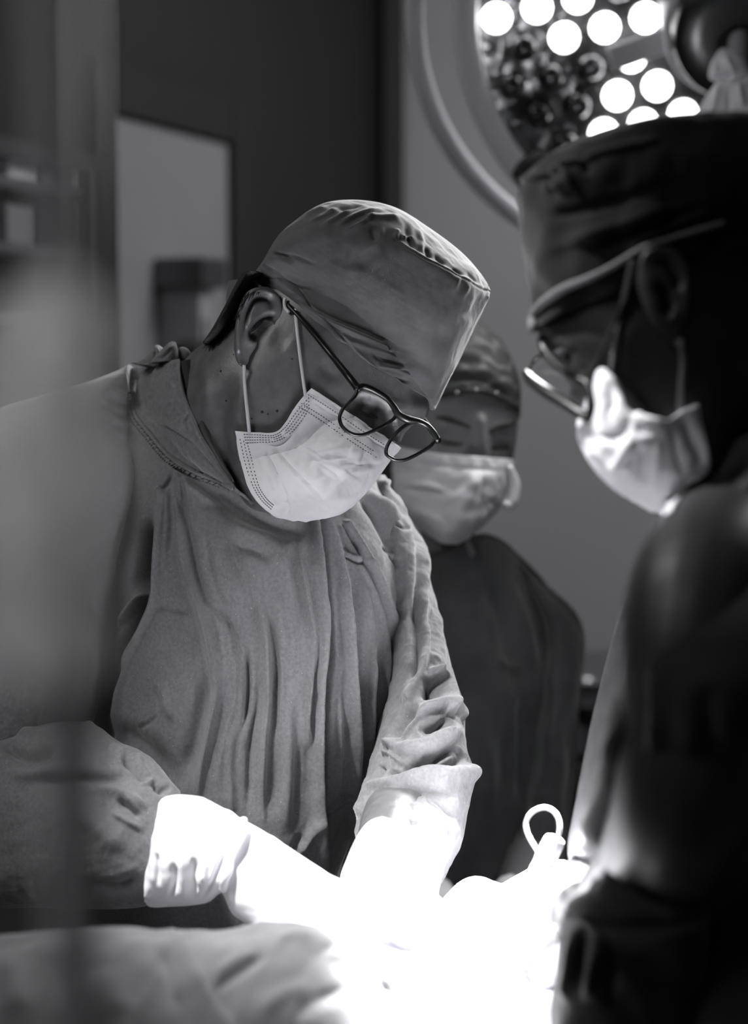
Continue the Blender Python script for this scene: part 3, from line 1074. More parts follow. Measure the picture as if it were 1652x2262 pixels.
mesh_obj('temple', *tube(tp, [0.0038, 0.0035, 0.003, 0.0028, 0.0026, 0.0024], 10, 60), 'frame', gl)
mesh_obj('temple', *tube([P(966, 972, dl(966, 972)), P(957, 952, 1.70), P(944, 934, 1.74), P(930, 915, 1.78)], [0.0036, 0.0016, 0.0015, 0.0015], 10, 30), 'frame', gl)
for pts in ([(791, 862), (773, 889), (753, 915), (753, 936), (768, 951), (785, 957), (803, 957), (828, 947), (856, 932), (869, 921), (871, 912), (865, 900), (850, 884), (827, 868), (803, 859)],
            [(924, 936), (905, 938), (889, 947), (864, 975), (857, 989), (856, 1001), (875, 1013), (893, 1013), (915, 1004), (941, 989), (953, 979), (956, 969), (951, 958), (939, 944)]):
    disc_poly('lens', [P(a, b, dl(a, b)) for a, b in pts], 'lens', gl)

# ---- gown
TOR = [(286, 815, 400, 815, 1.85, 0.03, 0.04), (262, 835, 470, 850, 1.865, 0.05, 0.05), (210, 880, 700, 900, 1.875, 0.09, 0.08), (170, 940, 790, 950, 1.875, 0.115, 0.10), (160, 1010, 822, 1010, 1.87, 0.13, 0.11),
       (170, 1080, 846, 1075, 1.86, 0.142, 0.12), (180, 1180, 882, 1170, 1.85, 0.15, 0.12), (190, 1290, 908, 1284, 1.84, 0.152, 0.12), (200, 1430, 903, 1431, 1.83, 0.154, 0.12), (200, 1560, 891, 1557, 1.82, 0.152, 0.12),
       (200, 1680, 852, 1660, 1.815, 0.15, 0.13), (200, 1785, 802, 1785, 1.81, 0.148, 0.13), (200, 1870, 768, 1870, 1.81, 0.147, 0.13), (200, 1960, 745, 1960, 1.81, 0.147, 0.13), (200, 2120, 735, 2120, 1.82, 0.15, 0.14),
       (195, 2400, 740, 2400, 1.84, 0.15, 0.15), (190, 2900, 745, 2900, 1.86, 0.15, 0.15), (190, 3600, 745, 3600, 1.86, 0.15, 0.15)]
gv, gf = slab(TOR, 330, 70, 640, 2.3)
gown = mesh_obj('gown', gv, gf, 'gown', pm)
R_ = lambda *a: list(a)
gstrokes = [
    # centre pleat: raised left lip with a sharp drop to its right
    ([(693, 1140), (706, 1230), (715, 1311), (719, 1380), (717, 1431), (709, 1540), (705, 1649), (704, 1813), (704, 1930), (704, 2100)], 4, 6.0, 16, True),
    ([(703, 1140), (718, 1230), (727, 1311), (732, 1380), (730, 1431), (722, 1540), (718, 1649), (716, 1813), (716, 1930)], 6, -4.5, None, True),
    ([(717, 1148), (742, 1200), (761, 1268), (770, 1380), (777, 1486), (786, 1622), (781, 1758), (777, 1850)], 6, 5.0, 11, True),
    ([(735, 1170), (758, 1240), (780, 1300), (792, 1420), (798, 1540), (795, 1680)], 10, -3.5),
    # stitched front seam
    ([(761, 1159), (785, 1205), (805, 1241), (821, 1268), (845, 1330), (859, 1377), (866, 1459), (862, 1567), (837, 1676), (799, 1785), (777, 1840)], 3, -3.8, None, True),
    ([(769, 1155), (793, 1201), (813, 1237), (830, 1264), (855, 1326), (870, 1377), (877, 1459), (872, 1567), (847, 1676), (808, 1785)], 5, 3.4, 7, True),
    ([(753, 1163), (777, 1210), (797, 1247), (812, 1275), (836, 1333), (850, 1380), (856, 1459), (851, 1567), (826, 1676)], 4, 1.5, None, True),
    ([(826, 1400), (826, 1459), (819, 1595), (816, 1676), (799, 1775)], 5, 3.4, 9), ([(838, 1420), (838, 1520), (830, 1640)], 4, -2.2), ([(806, 1290), (826, 1400)], 5, 1.6),
    ([(886, 1420), (880, 1500), (870, 1590), (850, 1680)], 4, 2.6), ([(895, 1380), (890, 1480), (880, 1560)], 3, -1.6),
    # left half ridges
    ([(380, 1077), (395, 1160), (407, 1241), (440, 1344), (472, 1475), (480, 1529), (467, 1595), (447, 1693), (437, 1764), (430, 1850)], 7, 5.0, 14),
    ([(395, 1080), (415, 1180), (430, 1260), (460, 1350)], 12, -3.0), ([(455, 1475), (450, 1560), (430, 1650), (400, 1740)], 20, -3.0),
    ([(527, 1230), (553, 1280), (581, 1339), (590, 1431), (593, 1540), (584, 1649), (581, 1758), (586, 1840)], 6, 4.6, 13), ([(540, 1250), (567, 1310), (604, 1420), (608, 1540), (600, 1640)], 8, -2.8),
    ([(470, 1322), (505, 1360), (532, 1420), (538, 1480), (535, 1560), (524, 1640)], 4, 2.6, 7), ([(545, 1430), (548, 1520), (540, 1600)], 5, -2.4),
    ([(455, 1335), (490, 1365), (520, 1400)], 3, -1.8), ([(505, 1180), (520, 1240), (560, 1330)], 9, 1.8),
    ([(655, 1190), (665, 1241), (679, 1322), (691, 1400), (690, 1431), (682, 1540), (679, 1640)], 6, 3.6, 10),
    ([(640, 1180), (652, 1260), (664, 1340), (668, 1430)], 9, -2.6), ([(698, 1450), (689, 1513), (685, 1580), (690, 1640)], 3.5, -2.4), ([(693, 1470), (682, 1530), (678, 1600), (683, 1660)], 4, 3.0),
    ([(620, 1500), (640, 1620), (635, 1740), (630, 1850)], 16, 2.6), ([(650, 1560), (655, 1700), (650, 1850)], 9, -2.0), ([(600, 1280), (620, 1360), (630, 1450)], 12, 1.8), ([(560, 1560), (552, 1680), (550, 1800)], 8, -2.4),
    ([(510, 1600), (508, 1700), (515, 1820)], 8, 2.2), ([(745, 1500), (752, 1620), (748, 1760)], 9, 2.2), ([(740, 1340), (750, 1460)], 7, -1.6),
    # diagonal creases
    ([(707, 1804), (730, 1788), (752, 1770), (778, 1753)], 3.5, 2.6, 6), ([(705, 1812), (740, 1790), (775, 1765)], 4, -1.6), ([(655, 1895), (680, 1845), (700, 1800)], 8, 2.4), ([(640, 1900), (665, 1840)], 8, -2.0),
    ([(745, 1208), (777, 1228), (816, 1244), (830, 1262)], 3, 1.6), ([(748, 1214), (778, 1235), (814, 1251)], 3, -1.6), ([(340, 1345), (380, 1352), (425, 1365)], 4, -1.6),
    ([(500, 1150), (560, 1170), (620, 1180)], 14, 2.2), ([(505, 1200), (560, 1215), (600, 1240)], 12, -2.0), ([(300, 1610), (330, 1598), (350, 1580)], 5, -1.0), ([(355, 1500), (370, 1560), (390, 1600)], 10, 2.0),
    # neckline shadow fold below the chin
    ([(418, 1045), (480, 1090), (560, 1145), (640, 1170), (690, 1165)], 22, -7.0), ([(360, 1020), (420, 1075), (500, 1120)], 9, 3.0),
    # left pleats by the sleeve
    ([(352, 1083), (350, 1150), (346, 1250), (344, 1322), (318, 1390), (284, 1458), (266, 1530), (260, 1610), (256, 1680)], 5, 4.0, 8, True),
    ([(335, 1120), (326, 1200), (322, 1290), (300, 1370), (262, 1440), (244, 1520)], 9, -7.0),
    ([(322, 1140), (320, 1230), (306, 1320)], 14, -8.5), ([(275, 1450), (250, 1520), (238, 1590)], 13, -6.5), ([(322, 1298), (290, 1345), (258, 1388)], 5, 5.0),
    ([(370, 1060), (378, 1150), (372, 1240)], 6, -2.0), ([(385, 1040), (372, 1060), (352, 1085)], 5, -2.2), ([(408, 1040), (418, 1120), (430, 1200)], 6, 2.4), ([(392, 1045), (400, 1110)], 4, 2.0),
    # right chest to shoulder
    ([(805, 1077), (840, 1115), (870, 1159), (897, 1210), (905, 1290)], 7, 5.0, 14), ([(790, 1085), (825, 1130), (850, 1180), (875, 1230)], 10, -4.0), ([(840, 1200), (870, 1230), (890, 1260)], 6, -3.0), ([(846, 1215), (880, 1232), (900, 1262)], 5, 2.2),
    ([(888, 1300), (895, 1360), (893, 1440)], 6, 2.6),
    ([(236, 1600), (300, 1640), (360, 1700), (390, 1760)], 26, -6.0),
]
# finer creases running between the main pleats
FLOW = [[(380, 1077), (407, 1241), (440, 1344), (474, 1500), (462, 1600), (440, 1720)], [(455, 1130), (480, 1300), (532, 1420), (536, 1540), (515, 1650), (500, 1760)], [(527, 1230), (581, 1339), (592, 1440), (592, 1540), (584, 1649), (584, 1800)],
        [(640, 1190), (664, 1300), (684, 1400), (684, 1520), (676, 1640), (672, 1800)], [(706, 1200), (718, 1311), (719, 1420), (709, 1540), (704, 1649), (704, 1813)], [(742, 1200), (761, 1268), (772, 1400), (780, 1520), (784, 1640), (779, 1800)],
        [(805, 1241), (845, 1330), (862, 1420), (862, 1540), (840, 1660), (800, 1780)], [(890, 1260), (903, 1350), (903, 1430), (893, 1540), (858, 1640), (806, 1770)]]
rs_ = np.random.default_rng(12)
for a_, b_ in zip(FLOW[:-1], FLOW[1:]):
    for k in range(4):
        t = (k + rs_.uniform(0.3, 0.9)) / 4.3
        m_ = np.array(a_) * (1 - t) + np.array(b_) * t
        m_[:, 0] += rs_.uniform(-5, 5, len(m_))
        i0 = rs_.integers(0, 3)
        i1 = min(len(m_), i0 + rs_.integers(3, 6))
        gstrokes.append(([tuple(x) for x in m_[i0:i1]], rs_.uniform(2.5, 5), rs_.uniform(0.5, 1.5) * rs_.choice([-0.7, 1, 1]), rs_.uniform(4, 8)))
sculpt(gown, gstrokes, gain=2.2, noise=[(1.3, 0.09, 21), (0.4, 0.03, 22), (0.15, 0.012, 23)])
gb_ = bvh_of(gown)

# upper sleeve, viewer's left
US = [(288, 806, 300, 965, 1.83, 0.05, 0.06), (255, 822, 312, 990, 1.825, 0.065, 0.06), (180, 850, 324, 1030, 1.815, 0.085, 0.07), (90, 876, 333, 1075, 1.80, 0.098, 0.08), (-10, 915, 322, 1130, 1.785, 0.104, 0.08), (-100, 1010, 292, 1230, 1.77, 0.104, 0.08),
      (-130, 1150, 262, 1330, 1.76, 0.10, 0.08), (-135, 1300, 238, 1415, 1.75, 0.098, 0.08), (-135, 1430, 222, 1480, 1.74, 0.095, 0.08), (-130, 1540, 213, 1540, 1.73, 0.092, 0.08), (-110, 1640, 196, 1605, 1.72, 0.086, 0.08), (-60, 1720, 150, 1680, 1.71, 0.06, 0.06)]
uv_, uf = slab(US, 150, 40, 240, 2.2)
us = mesh_obj('sleeve', uv_, uf, 'gown', gown)
sculpt(us, [
    ([(300, 1090), (297, 1160), (290, 1240)], 6, -6.0), ([(330, 1005), (333, 1060), (325, 1130)], 5, 3.0), ([(304, 1020), (308, 1010), (318, 1006)], 5, 3.0), ([(311, 1040), (316, 1090), (312, 1130)], 6, -6.0),
    ([(302, 1050), (296, 1120), (290, 1180), (280, 1240)], 4, 2.6), ([(159, 1206), (180, 1290), (205, 1400), (216, 1480), (212, 1540), (198, 1600)], 5, 3.0, 9, True), ([(172, 1206), (194, 1290), (218, 1380)], 8, -4.0),
    ([(200, 880), (250, 905), (300, 930)], 6, -2.5), ([(200, 910), (250, 925), (300, 950)], 5, 2.2), ([(220, 850), (260, 870), (298, 880)], 6, 2.0), ([(215, 868), (260, 888), (296, 904)], 5, -2.4), ([(180, 930), (230, 945), (290, 985)], 6, -2.0),
    ([(190, 970), (235, 935), (270, 930)], 5, 2.2), ([(160, 1080), (190, 1000), (230, 950)], 8, 2.0), ([(0, 930), (60, 905), (130, 900)], 9, -3.0), ([(10, 960), (60, 925), (110, 915)], 6, 2.0),
    ([(230, 1140), (260, 1145), (285, 1150)], 6, 1.4), ([(220, 1165), (250, 1172)], 6, -1.4), ([(60, 1100), (120, 1150)], 24, 3.0), ([(40, 1300), (100, 1380)], 30, -3.0),
], noise=[(1.2, 0.08, 31), (0.3, 0.015, 32)])
# raglan seam with its ruffled piping
# forearm sleeve, viewer's left
FS = [(-110, 1600, -110, 1990, 1.71, 0.06, 0.06), (-20, 1600, -20, 2000, 1.69, 0.085, 0.08), (90, 1596, 95, 2000, 1.66, 0.088, 0.08), (190, 1598, 190, 2002, 1.64, 0.084, 0.08), (250, 1635, 250, 2003, 1.625, 0.08, 0.08), (310, 1668, 300, 2001, 1.61, 0.072, 0.07),
      (362, 1712, 330, 1996, 1.60, 0.062, 0.06), (396, 1758, 362, 1985, 1.595, 0.05, 0.05), (420, 1790, 400, 1970, 1.59, 0.035, 0.035)]
fv, ff = slab(FS, 130, 40, 220, 2.1)
fs = mesh_obj('sleeve', fv, ff, 'gown', gown)
sculpt(fs, [
    ([(198, 1600), (240, 1640), (300, 1665), (350, 1710), (388, 1758)], 6, 4.0, 10, True), ([(240, 1650), (262, 1665), (270, 1690)], 7, 4.0), ([(262, 1672), (300, 1700), (330, 1735)], 8, -9.0), ([(300, 1670), (312, 1700), (330, 1720)], 5, 3.0),
    ([(330, 1725), (350, 1745), (372, 1752)], 8, -8.0), ([(310, 1735), (330, 1728), (345, 1745)], 5, 4.0), ([(0, 1640), (60, 1668), (130, 1650)], 12, -12.0), ([(0, 1695), (60, 1712), (140, 1695), (210, 1690)], 12, 6.0, 16),
    ([(40, 1730), (120, 1722), (240, 1715), (300, 1720)], 10, -8.0), ([(200, 1740), (260, 1745), (310, 1775), (330, 1790)], 8, 6.0, 14), ([(255, 1765), (285, 1785), (310, 1810)], 8, -8.0), ([(240, 1790), (280, 1812), (320, 1835)], 7, 4.0),
    ([(275, 1760), (295, 1780), (310, 1800)], 4, 3.0), ([(150, 1780), (220, 1830), (280, 1880)], 26, 5.0), ([(180, 1950), (260, 1960), (310, 1930)], 14, -5.0), ([(20, 1612), (90, 1618), (170, 1612)], 8, 4.0),
], noise=[(1.2, 0.05, 41), (0.3, 0.012, 42)])

# sleeve, viewer's right: one long lofted tube pushed up into rolls at the elbow
RS = [(800, 1050, 850, 1050, 1.86, 0.04, 0.05), (815, 1110, 882, 1110, 1.86, 0.06, 0.06), (830, 1180, 924, 1178, 1.855, 0.075, 0.07), (838, 1235, 943, 1232, 1.85, 0.08, 0.07), (845, 1300, 951, 1290, 1.84, 0.085, 0.07), (850, 1350, 966, 1350, 1.83, 0.088, 0.07),
      (855, 1404, 980, 1404, 1.81, 0.088, 0.07), (858, 1450, 990, 1445, 1.79, 0.088, 0.07), (858, 1500, 1004, 1495, 1.77, 0.088, 0.07), (848, 1550, 1023, 1551, 1.75, 0.088, 0.07), (838, 1600, 1026, 1600, 1.73, 0.088, 0.07), (826, 1650, 1030, 1655, 1.71, 0.085, 0.07),
      (812, 1700, 1045, 1698, 1.69, 0.083, 0.07), (800, 1750, 1040, 1750, 1.67, 0.08, 0.07), (790, 1800, 1030, 1800, 1.65, 0.075, 0.07), (785, 1835, 1022, 1850, 1.635, 0.07, 0.065), (800, 1880, 1000, 1895, 1.62, 0.06, 0.06), (830, 1930, 975, 1950, 1.61, 0.045, 0.05), (860, 1980, 952, 1998, 1.60, 0.03, 0.03)]
rv, rf_ = slab(RS, 150, 44, 380, 2.2)
rs = mesh_obj('sleeve', rv, rf_, 'gown', gown)
sculpt(rs, [
    ([(850, 1066), (875, 1094), (908, 1140), (930, 1181), (938, 1241), (935, 1350), (944, 1420), (930, 1486), (903, 1540)], 6, 6.0, 13, True),
    ([(862, 1075), (895, 1120), (918, 1165), (925, 1240), (920, 1350), (926, 1420), (912, 1486)], 7, -7.0, None, True), ([(920, 1300), (910, 1360), (918, 1440), (905, 1510)], 8, -5.0),
    ([(859, 1151), (890, 1166), (919, 1172)], 3, -2.5), ([(950, 1290), (962, 1350), (975, 1420), (985, 1470)], 6, 3.0), ([(955, 1330), (952, 1400), (958, 1450)], 8, -4.0), ([(940, 1440), (965, 1455), (985, 1480)], 7, 3.0),
    # dark hollow of the elbow
    ([(956, 1490), (952, 1520), (945, 1550)], 15, -24.0), ([(972, 1490), (975, 1515), (968, 1545)], 9, -14.0), ([(930, 1560), (905, 1585), (885, 1615), (870, 1650)], 13, -17.0), ([(945, 1480), (960, 1478), (975, 1486)], 5, 4.0),
    # loop of cloth round the hollow
    ([(966, 1483), (985, 1500), (992, 1525), (993, 1549), (990, 1568)], 6.5, 9.0, 8, True), ([(990, 1570), (976, 1558), (950, 1567), (925, 1580), (910, 1595), (890, 1622), (870, 1650)], 7, 12.0, 16, True),
    ([(1006, 1545), (1020, 1570), (1022, 1592)], 6, 4.0), ([(1000, 1540), (1008, 1572), (1005, 1590)], 7, -7.0), ([(930, 1614), (955, 1608), (975, 1600), (995, 1588)], 8, -11.0), ([(925, 1600), (923, 1620), (935, 1640)], 5, 4.0),
    ([(850, 1655), (900, 1655), (950, 1645), (990, 1620), (1022, 1594)], 15, 10.0, 18), ([(946, 1630), (975, 1622), (1000, 1612)], 7, 3.0),
    # deep crease below the first roll
    ([(885, 1712), (905, 1700), (945, 1683), (985, 1662), (1006, 1640)], 8, -16.0), ([(960, 1690), (1000, 1688), (1020, 1680)], 8, -8.0), ([(1000, 1642), (1015, 1660), (1030, 1690)], 6, 5.0), ([(840, 1670), (862, 1668), (880, 1682), (898, 1695)], 4, 6.0), ([(866, 1672), (866, 1700), (850, 1725)], 4, 4.0),
    ([(845, 1690), (840, 1715)], 7, -7.0), ([(878, 1700), (874, 1718)], 7, -8.0),
    # second roll
    ([(800, 1790), (822, 1745), (860, 1732), (899, 1718), (945, 1706), (1000, 1708), (1040, 1706)], 12, 9.0, 18, True), ([(806, 1812), (850, 1778), (900, 1752), (960, 1745), (1010, 1752)], 10, -6.0), ([(806, 1796), (850, 1765), (900, 1742)], 7, 3.0),
    ([(940, 1766), (976, 1798), (1000, 1822), (1020, 1848)], 6, 4.0, 9), ([(955, 1765), (985, 1790), (1010, 1815)], 9, -3.0),
], noise=[(1.2, 0.05, 51), (0.5, 0.02, 53), (0.25, 0.010, 52)])
# knitted cuff, wrinkled
CU = [(846, 1782, 935, 1758, 1.605, 0.03, 0.03), (820, 1808, 972, 1790, 1.595, 0.05, 0.045), (812, 1840, 985, 1835, 1.585, 0.055, 0.05), (830, 1880, 982, 1885, 1.575, 0.052, 0.05), (850, 1920, 976, 1930, 1.565, 0.048, 0.045), (870, 1965, 965, 1975, 1.56, 0.04, 0.04), (890, 2000, 950, 2010, 1.555, 0.02, 0.02)]
cv2, cf2 = slab(CU, 90, 24, 120, 2.1)
cuff = mesh_obj('cuff', cv2, cf2, 'gown', gown)
sculpt(cuff, [([(822, 1800), (835, 1812), (850, 1806)], 4, 5.0), ([(815, 1815), (832, 1828), (850, 1820)], 4, -5.0), ([(840, 1792), (846, 1812)], 4, -4.0), ([(812, 1832), (826, 1838)], 4, 4.0), ([(846, 1786), (880, 1775), (930, 1775)], 6, 3.0), ([(865, 1800), (890, 1805), (910, 1820)], 5, -3.5), ([(905, 1775), (930, 1800), (945, 1830)], 6, 2.6), ([(890, 1822), (915, 1818), (935, 1815)], 4, -3.0), ([(940, 1775), (965, 1810), (972, 1850)], 5, 3.0),
              ([(955, 1800), (972, 1840)], 4, -2.6), ([(930, 1835), (960, 1860), (978, 1900)], 5, 2.6), ([(950, 1880), (970, 1920), (970, 1960)], 5, -2.6), ([(900, 1790), (895, 1815)], 4, 2.0)], noise=[(1.0, 0.02, 61)], gain=0.55)
fs2 = bvh_of(gown, us)

# neckband flap, folded over and tied at the top
gbv = bvh_of(gown, us)
NB = [
    [(331, 802, 1.775), (352, 800, 1.765), (376, 797, 1.757), (398, 795, 1.752)],
    [(306, 842, 1.775), (340, 835, 1.752), (370, 830, 1.742), (398, 828, 1.738)],
    [(298, 890, 1.765), (335, 885, 1.745), (372, 880, 1.733), (410, 876, 1.728)],
    [(306, 920, 1.758), (350, 925, 1.738), (390, 924, 1.725), (428, 918, 1.722)],
    [(338, 958, 1.748), (380, 965, 1.728), (415, 965, 1.717), (447, 962, 1.714)],
    [(376, 1000, 1.735), (415, 1010, 1.718), (448, 1012, 1.708), (475, 1008, 1.706)],
    [(420, 1030, 1.722), (455, 1044, 1.708), (480, 1048, 1.70), (500, 1048, 1.698)],
    [(490, 1062, 1.708), (510, 1078, 1.70), (520, 1084, 1.694), (530, 1086, 1.69)],
    [(545, 1095, 1.70), (552, 1108, 1.694), (556, 1112, 1.69), (560, 1114, 1.688)],
]
NB = [[(r[0][0], r[0][1], r[0][2] + 0.03), (r[1][0], r[1][1], r[1][2] + 0.010), r[2], r[3]] for r in NB]
nv_, nf_ = patch(NB, 150, 60, gbv, 0.003)
nbd = mesh_obj('neckband', nv_, nf_, 'gown', gown)
sculpt(nbd, [([(330, 930), (370, 948), (410, 975), (450, 1010), (500, 1062)], 7, -4.5), ([(325, 920), (360, 935), (400, 955), (440, 990)], 8, 2.6), ([(415, 905), (400, 925), (382, 945)], 5, 1.6), ([(420, 905), (408, 930)], 4, -1.6), ([(310, 880), (322, 910)], 6, -1.5),
             ([(398, 800), (402, 860), (430, 940), (475, 1022), (520, 1080)], 3, 1.0, None, True)], noise=[(0.7, 0.03, 71), (0.3, 0.01, 72)])
solidify(nbd, 0.0015, -1)
gb2 = bvh_of(gown, us, nbd)
SE = [(299, 842), (294, 868), (293, 892), (300, 920), (314, 940), (332, 961), (351, 985), (370, 1006), (394, 1026), (415, 1038), (450, 1053), (488, 1066), (515, 1080)]
for offp, rad, dd_, wob in (((0, 0), 0.0021, 0.0010, 0.0), ((-8, 4), 0.0017, 0.0004, 0.0009)):
    sp = []
    for i, (a, b) in enumerate(crom(SE, 130)):
        s_ = skin_d(a + offp[0], b + offp[1], gb2)
        sp.append(P(a + offp[0] + wob * 1500 * math.sin(i * 1.6), b + offp[1], (s_ if s_ else 1.76) - dd_ - wob * math.sin(i * 1.6)))
    mesh_obj('seam_piping', *tube(sp, rad, 8, 520), 'gown', gown)
g = Geo()
for i, (a, b) in enumerate(crom(SE, 64)[4:-4]):
    s_ = skin_d(a - 3, b + 2, gb2)
    s2 = skin_d(a - 13, b + 7, gb2)
    if s_ and s2:
        g.add(*tube([P(a - 3, b + 2, s_ - 0.0022), P(a - 13, b + 7, s2 - 0.0004)], 0.0007, 6, 4))
g.obj('gathers', 'gown_dark', gown)['kind'] = 'stuff'
# knot and gathers on the shoulder
kv, kf = slab([(378, 754, 388, 756, 1.765, 0.004, 0.004), (362, 768, 392, 768, 1.765, 0.010, 0.01), (345, 785, 395, 784, 1.765, 0.012, 0.012), (330, 803, 398, 798, 1.765, 0.012, 0.014)], 40, 16, 40)
knot = mesh_obj('collar_knot', kv, kf, 'gown', gown)
sculpt(knot, [([(386, 760), (360, 780), (335, 802)], 3, 1.6), ([(380, 770), (355, 795)], 4, -2.0)])
kv, kf = slab([(337, 765, 352, 763, 1.79, 0.006, 0.006), (332, 778, 362, 772, 1.79, 0.011, 0.011), (315, 795, 360, 790, 1.79, 0.014, 0.014), (290, 802, 350, 815, 1.79, 0.02, 0.02)], 40, 16, 40)
kn = mesh_obj('collar_gather', kv, kf, 'gown', gown)
sculpt(kn, [([(340, 768), (345, 785)], 2.5, -2.5), ([(348, 768), (350, 785)], 2.5, 1.5), ([(300, 803), (330, 798)], 3, -2.0)])
mesh_obj('tie_end', *tube([V(396, 790, 1.775), V(402, 780, 1.772), V(409, 786, 1.77), V(410, 797, 1.775)], [0.004, 0.006, 0.006, 0.003], 12, 20), 'gown', gown)
# undershirt collar seen inside the neckline
UC = [[(396, 800, 1.752), (410, 795, 1.745), (424, 792, 1.75)], [(400, 830, 1.745), (415, 828, 1.735), (430, 826, 1.738)], [(412, 880, 1.735), (430, 878, 1.722), (447, 875, 1.724)], [(430, 922, 1.726), (445, 922, 1.712), (456, 924, 1.714)],
      [(448, 962, 1.718), (460, 965, 1.703), (468, 966, 1.704)], [(475, 1008, 1.71), (484, 1012, 1.697), (490, 1014, 1.698)], [(505, 1055, 1.70), (512, 1060, 1.692), (518, 1064, 1.693)]]
v_, f_ = patch(UC, 60, 16, None)
solidify(mesh_obj('undershirt_collar', v_, f_, 'gown_shaded', pm), 0.0015)

# ---- gloves
def fingers(g, base, tips, r=0.0085):
    for b, t in zip(base, tips):
        b, t = np.array(b, float), np.array(t, float)
        m1 = b * 0.62 + t * 0.38 + np.array([0, -0.004, 0.010])
        m2 = b * 0.28 + t * 0.72 + np.array([0, -0.002, 0.008])
        g.add(*tube([b, m1, m2, t], [r * 1.15, r * 1.08, r * 0.98, r * 0.6], 12, 26))


g = Geo()
GL = [(356, 1768, 324, 1990, 1.562, 0.035, 0.035), (372, 1760, 334, 1999, 1.56, 0.046, 0.045), (400, 1756, 362, 2000, 1.556, 0.046, 0.045), (450, 1765, 420, 1998, 1.548, 0.044, 0.044), (495, 1788, 462, 1990, 1.54, 0.040, 0.04), (530, 1808, 486, 1972, 1.535, 0.034, 0.034),
      (548, 1818, 494, 1975, 1.53, 0.032, 0.032), (580, 1836, 518, 2020, 1.525, 0.034, 0.034), (640, 1874, 575, 2048, 1.515, 0.034, 0.034), (700, 1914, 655, 2064, 1.505, 0.032, 0.032), (760, 1954, 740, 2078, 1.495, 0.027, 0.027), (820, 1995, 800, 2090, 1.485, 0.018, 0.02), (850, 2020, 838, 2085, 1.48, 0.008, 0.01)]
g.add(*slab(GL, 90, 40, 200, 2.1))
bs_ = [P(790, 1975, 1.485), P(790, 2005, 1.480), P(780, 2035, 1.478), P(760, 2060, 1.482)]
tp_ = [P(960, 2060, 1.455), P(950, 2095, 1.45), P(925, 2115, 1.45), P(880, 2120, 1.455)]
fingers(g, bs_, tp_)
g.add(*tube([P(690, 1950, 1.49), P(760, 1985, 1.46), P(830, 2020, 1.445), P(890, 2050, 1.44)], [0.013, 0.012, 0.010, 0.007], 12, 26))
g.add(*tube([P(538, 1812, 1.515), P(534, 1830, 1.502), P(520, 1870, 1.495), P(500, 1930, 1.495), P(492, 1965, 1.505)], 0.0035, 10, 40))
glove1 = g.obj('glove', 'glove', pm)
sculpt(glove1, [([(380, 1900), (385, 1950), (375, 1990)], 8, -5.0), ([(405, 1880), (402, 1930), (410, 1990)], 7, 4.0), ([(430, 1890), (425, 1940), (430, 1990)], 8, -6.0), ([(455, 1900), (450, 1950)], 6, 3.0), ([(345, 1880), (350, 1960)], 6, -4.0), ([(330, 1830), (322, 1900), (326, 1980)], 4, 3.0, None, True),
                ([(500, 1880), (470, 1950), (440, 1990)], 6, -4.0), ([(515, 1900), (490, 1960)], 6, 3.0)], noise=[(0.8, 0.03, 81)])
g = Geo()
GR = [(838, 1812, 852, 1812, 1.535, 0.012, 0.02), (812, 1820, 885, 1819, 1.535, 0.03, 0.03), (795, 1838, 915, 1842, 1.53, 0.038, 0.036), (780, 1865, 932, 1868, 1.525, 0.04, 0.038), (765, 1900, 946, 1905, 1.52, 0.04, 0.038), (752, 1940, 952, 1955, 1.51, 0.038, 0.036), (758, 1985, 955, 1995, 1.50, 0.034, 0.032),
      (785, 2030, 972, 2028, 1.49, 0.028, 0.026), (830, 2070, 985, 2065, 1.48, 0.020, 0.02), (870, 2090, 980, 2085, 1.475, 0.008, 0.01)]
g.add(*slab(GR, 70, 30, 120, 2.1))
bs_ = [P(965, 2030, 1.478), P(940, 2055, 1.474), P(910, 2072, 1.474), P(875, 2078, 1.478)]
tp_ = [P(1040, 2110, 1.45), P(1025, 2135, 1.445), P(995, 2150, 1.445), P(955, 2150, 1.45)]
fingers(g, bs_, tp_)
g.add(*tube([P(930, 1990, 1.48), P(975, 2030, 1.462), P(1010, 2065, 1.452), P(1035, 2090, 1.448)], [0.013, 0.011, 0.010, 0.007], 12, 26))
glove2 = g.obj('glove', 'glove', pm)

# shoes
for p_ in (pL, pR):
    v_, f_ = tube([(p_[0], p_[1] + 0.06, 0.045), (p_[0], p_[1] + 0.02, 0.05), (p_[0], p_[1] - 0.08, 0.04), (p_[0], p_[1] - 0.16, 0.032), (p_[0], p_[1] - 0.18, 0.03)], [0.03, 0.045, 0.04, 0.03, 0.012], 16, 30)
    mesh_obj('shoe', v_, f_, 'white_plastic', pm)
# ------------------------------------------------------------------ assistant behind
pw = thing('person', 'blurred assistant standing behind, patterned cap, white mask, dark gown, looking down', 'person', (0.15, 2.35, 0), 'operating team')
WD = 2.26
g = Geo()
g.add(*slab([(930, 730, 1050, 722, WD, 0.02, 0.02), (880, 770, 1115, 765, WD, 0.06, 0.07), (866, 830, 1138, 830, WD, 0.078, 0.09), (862, 880, 1143, 890, WD, 0.083, 0.095), (862, 940, 1143, 940, WD, 0.084, 0.095), (864, 1000, 1134, 1010, WD, 0.084, 0.09),
              (872, 1050, 1118, 1060, WD, 0.083, 0.085), (890, 1100, 1100, 1110, WD - 0.005, 0.08, 0.075), (925, 1150, 1065, 1160, WD - 0.01, 0.068, 0.05), (960, 1185, 1030, 1190, WD - 0.015, 0.045, 0.03), (985, 1196, 1010, 1197, WD - 0.02, 0.015, 0.01)], 50, 24, 60))
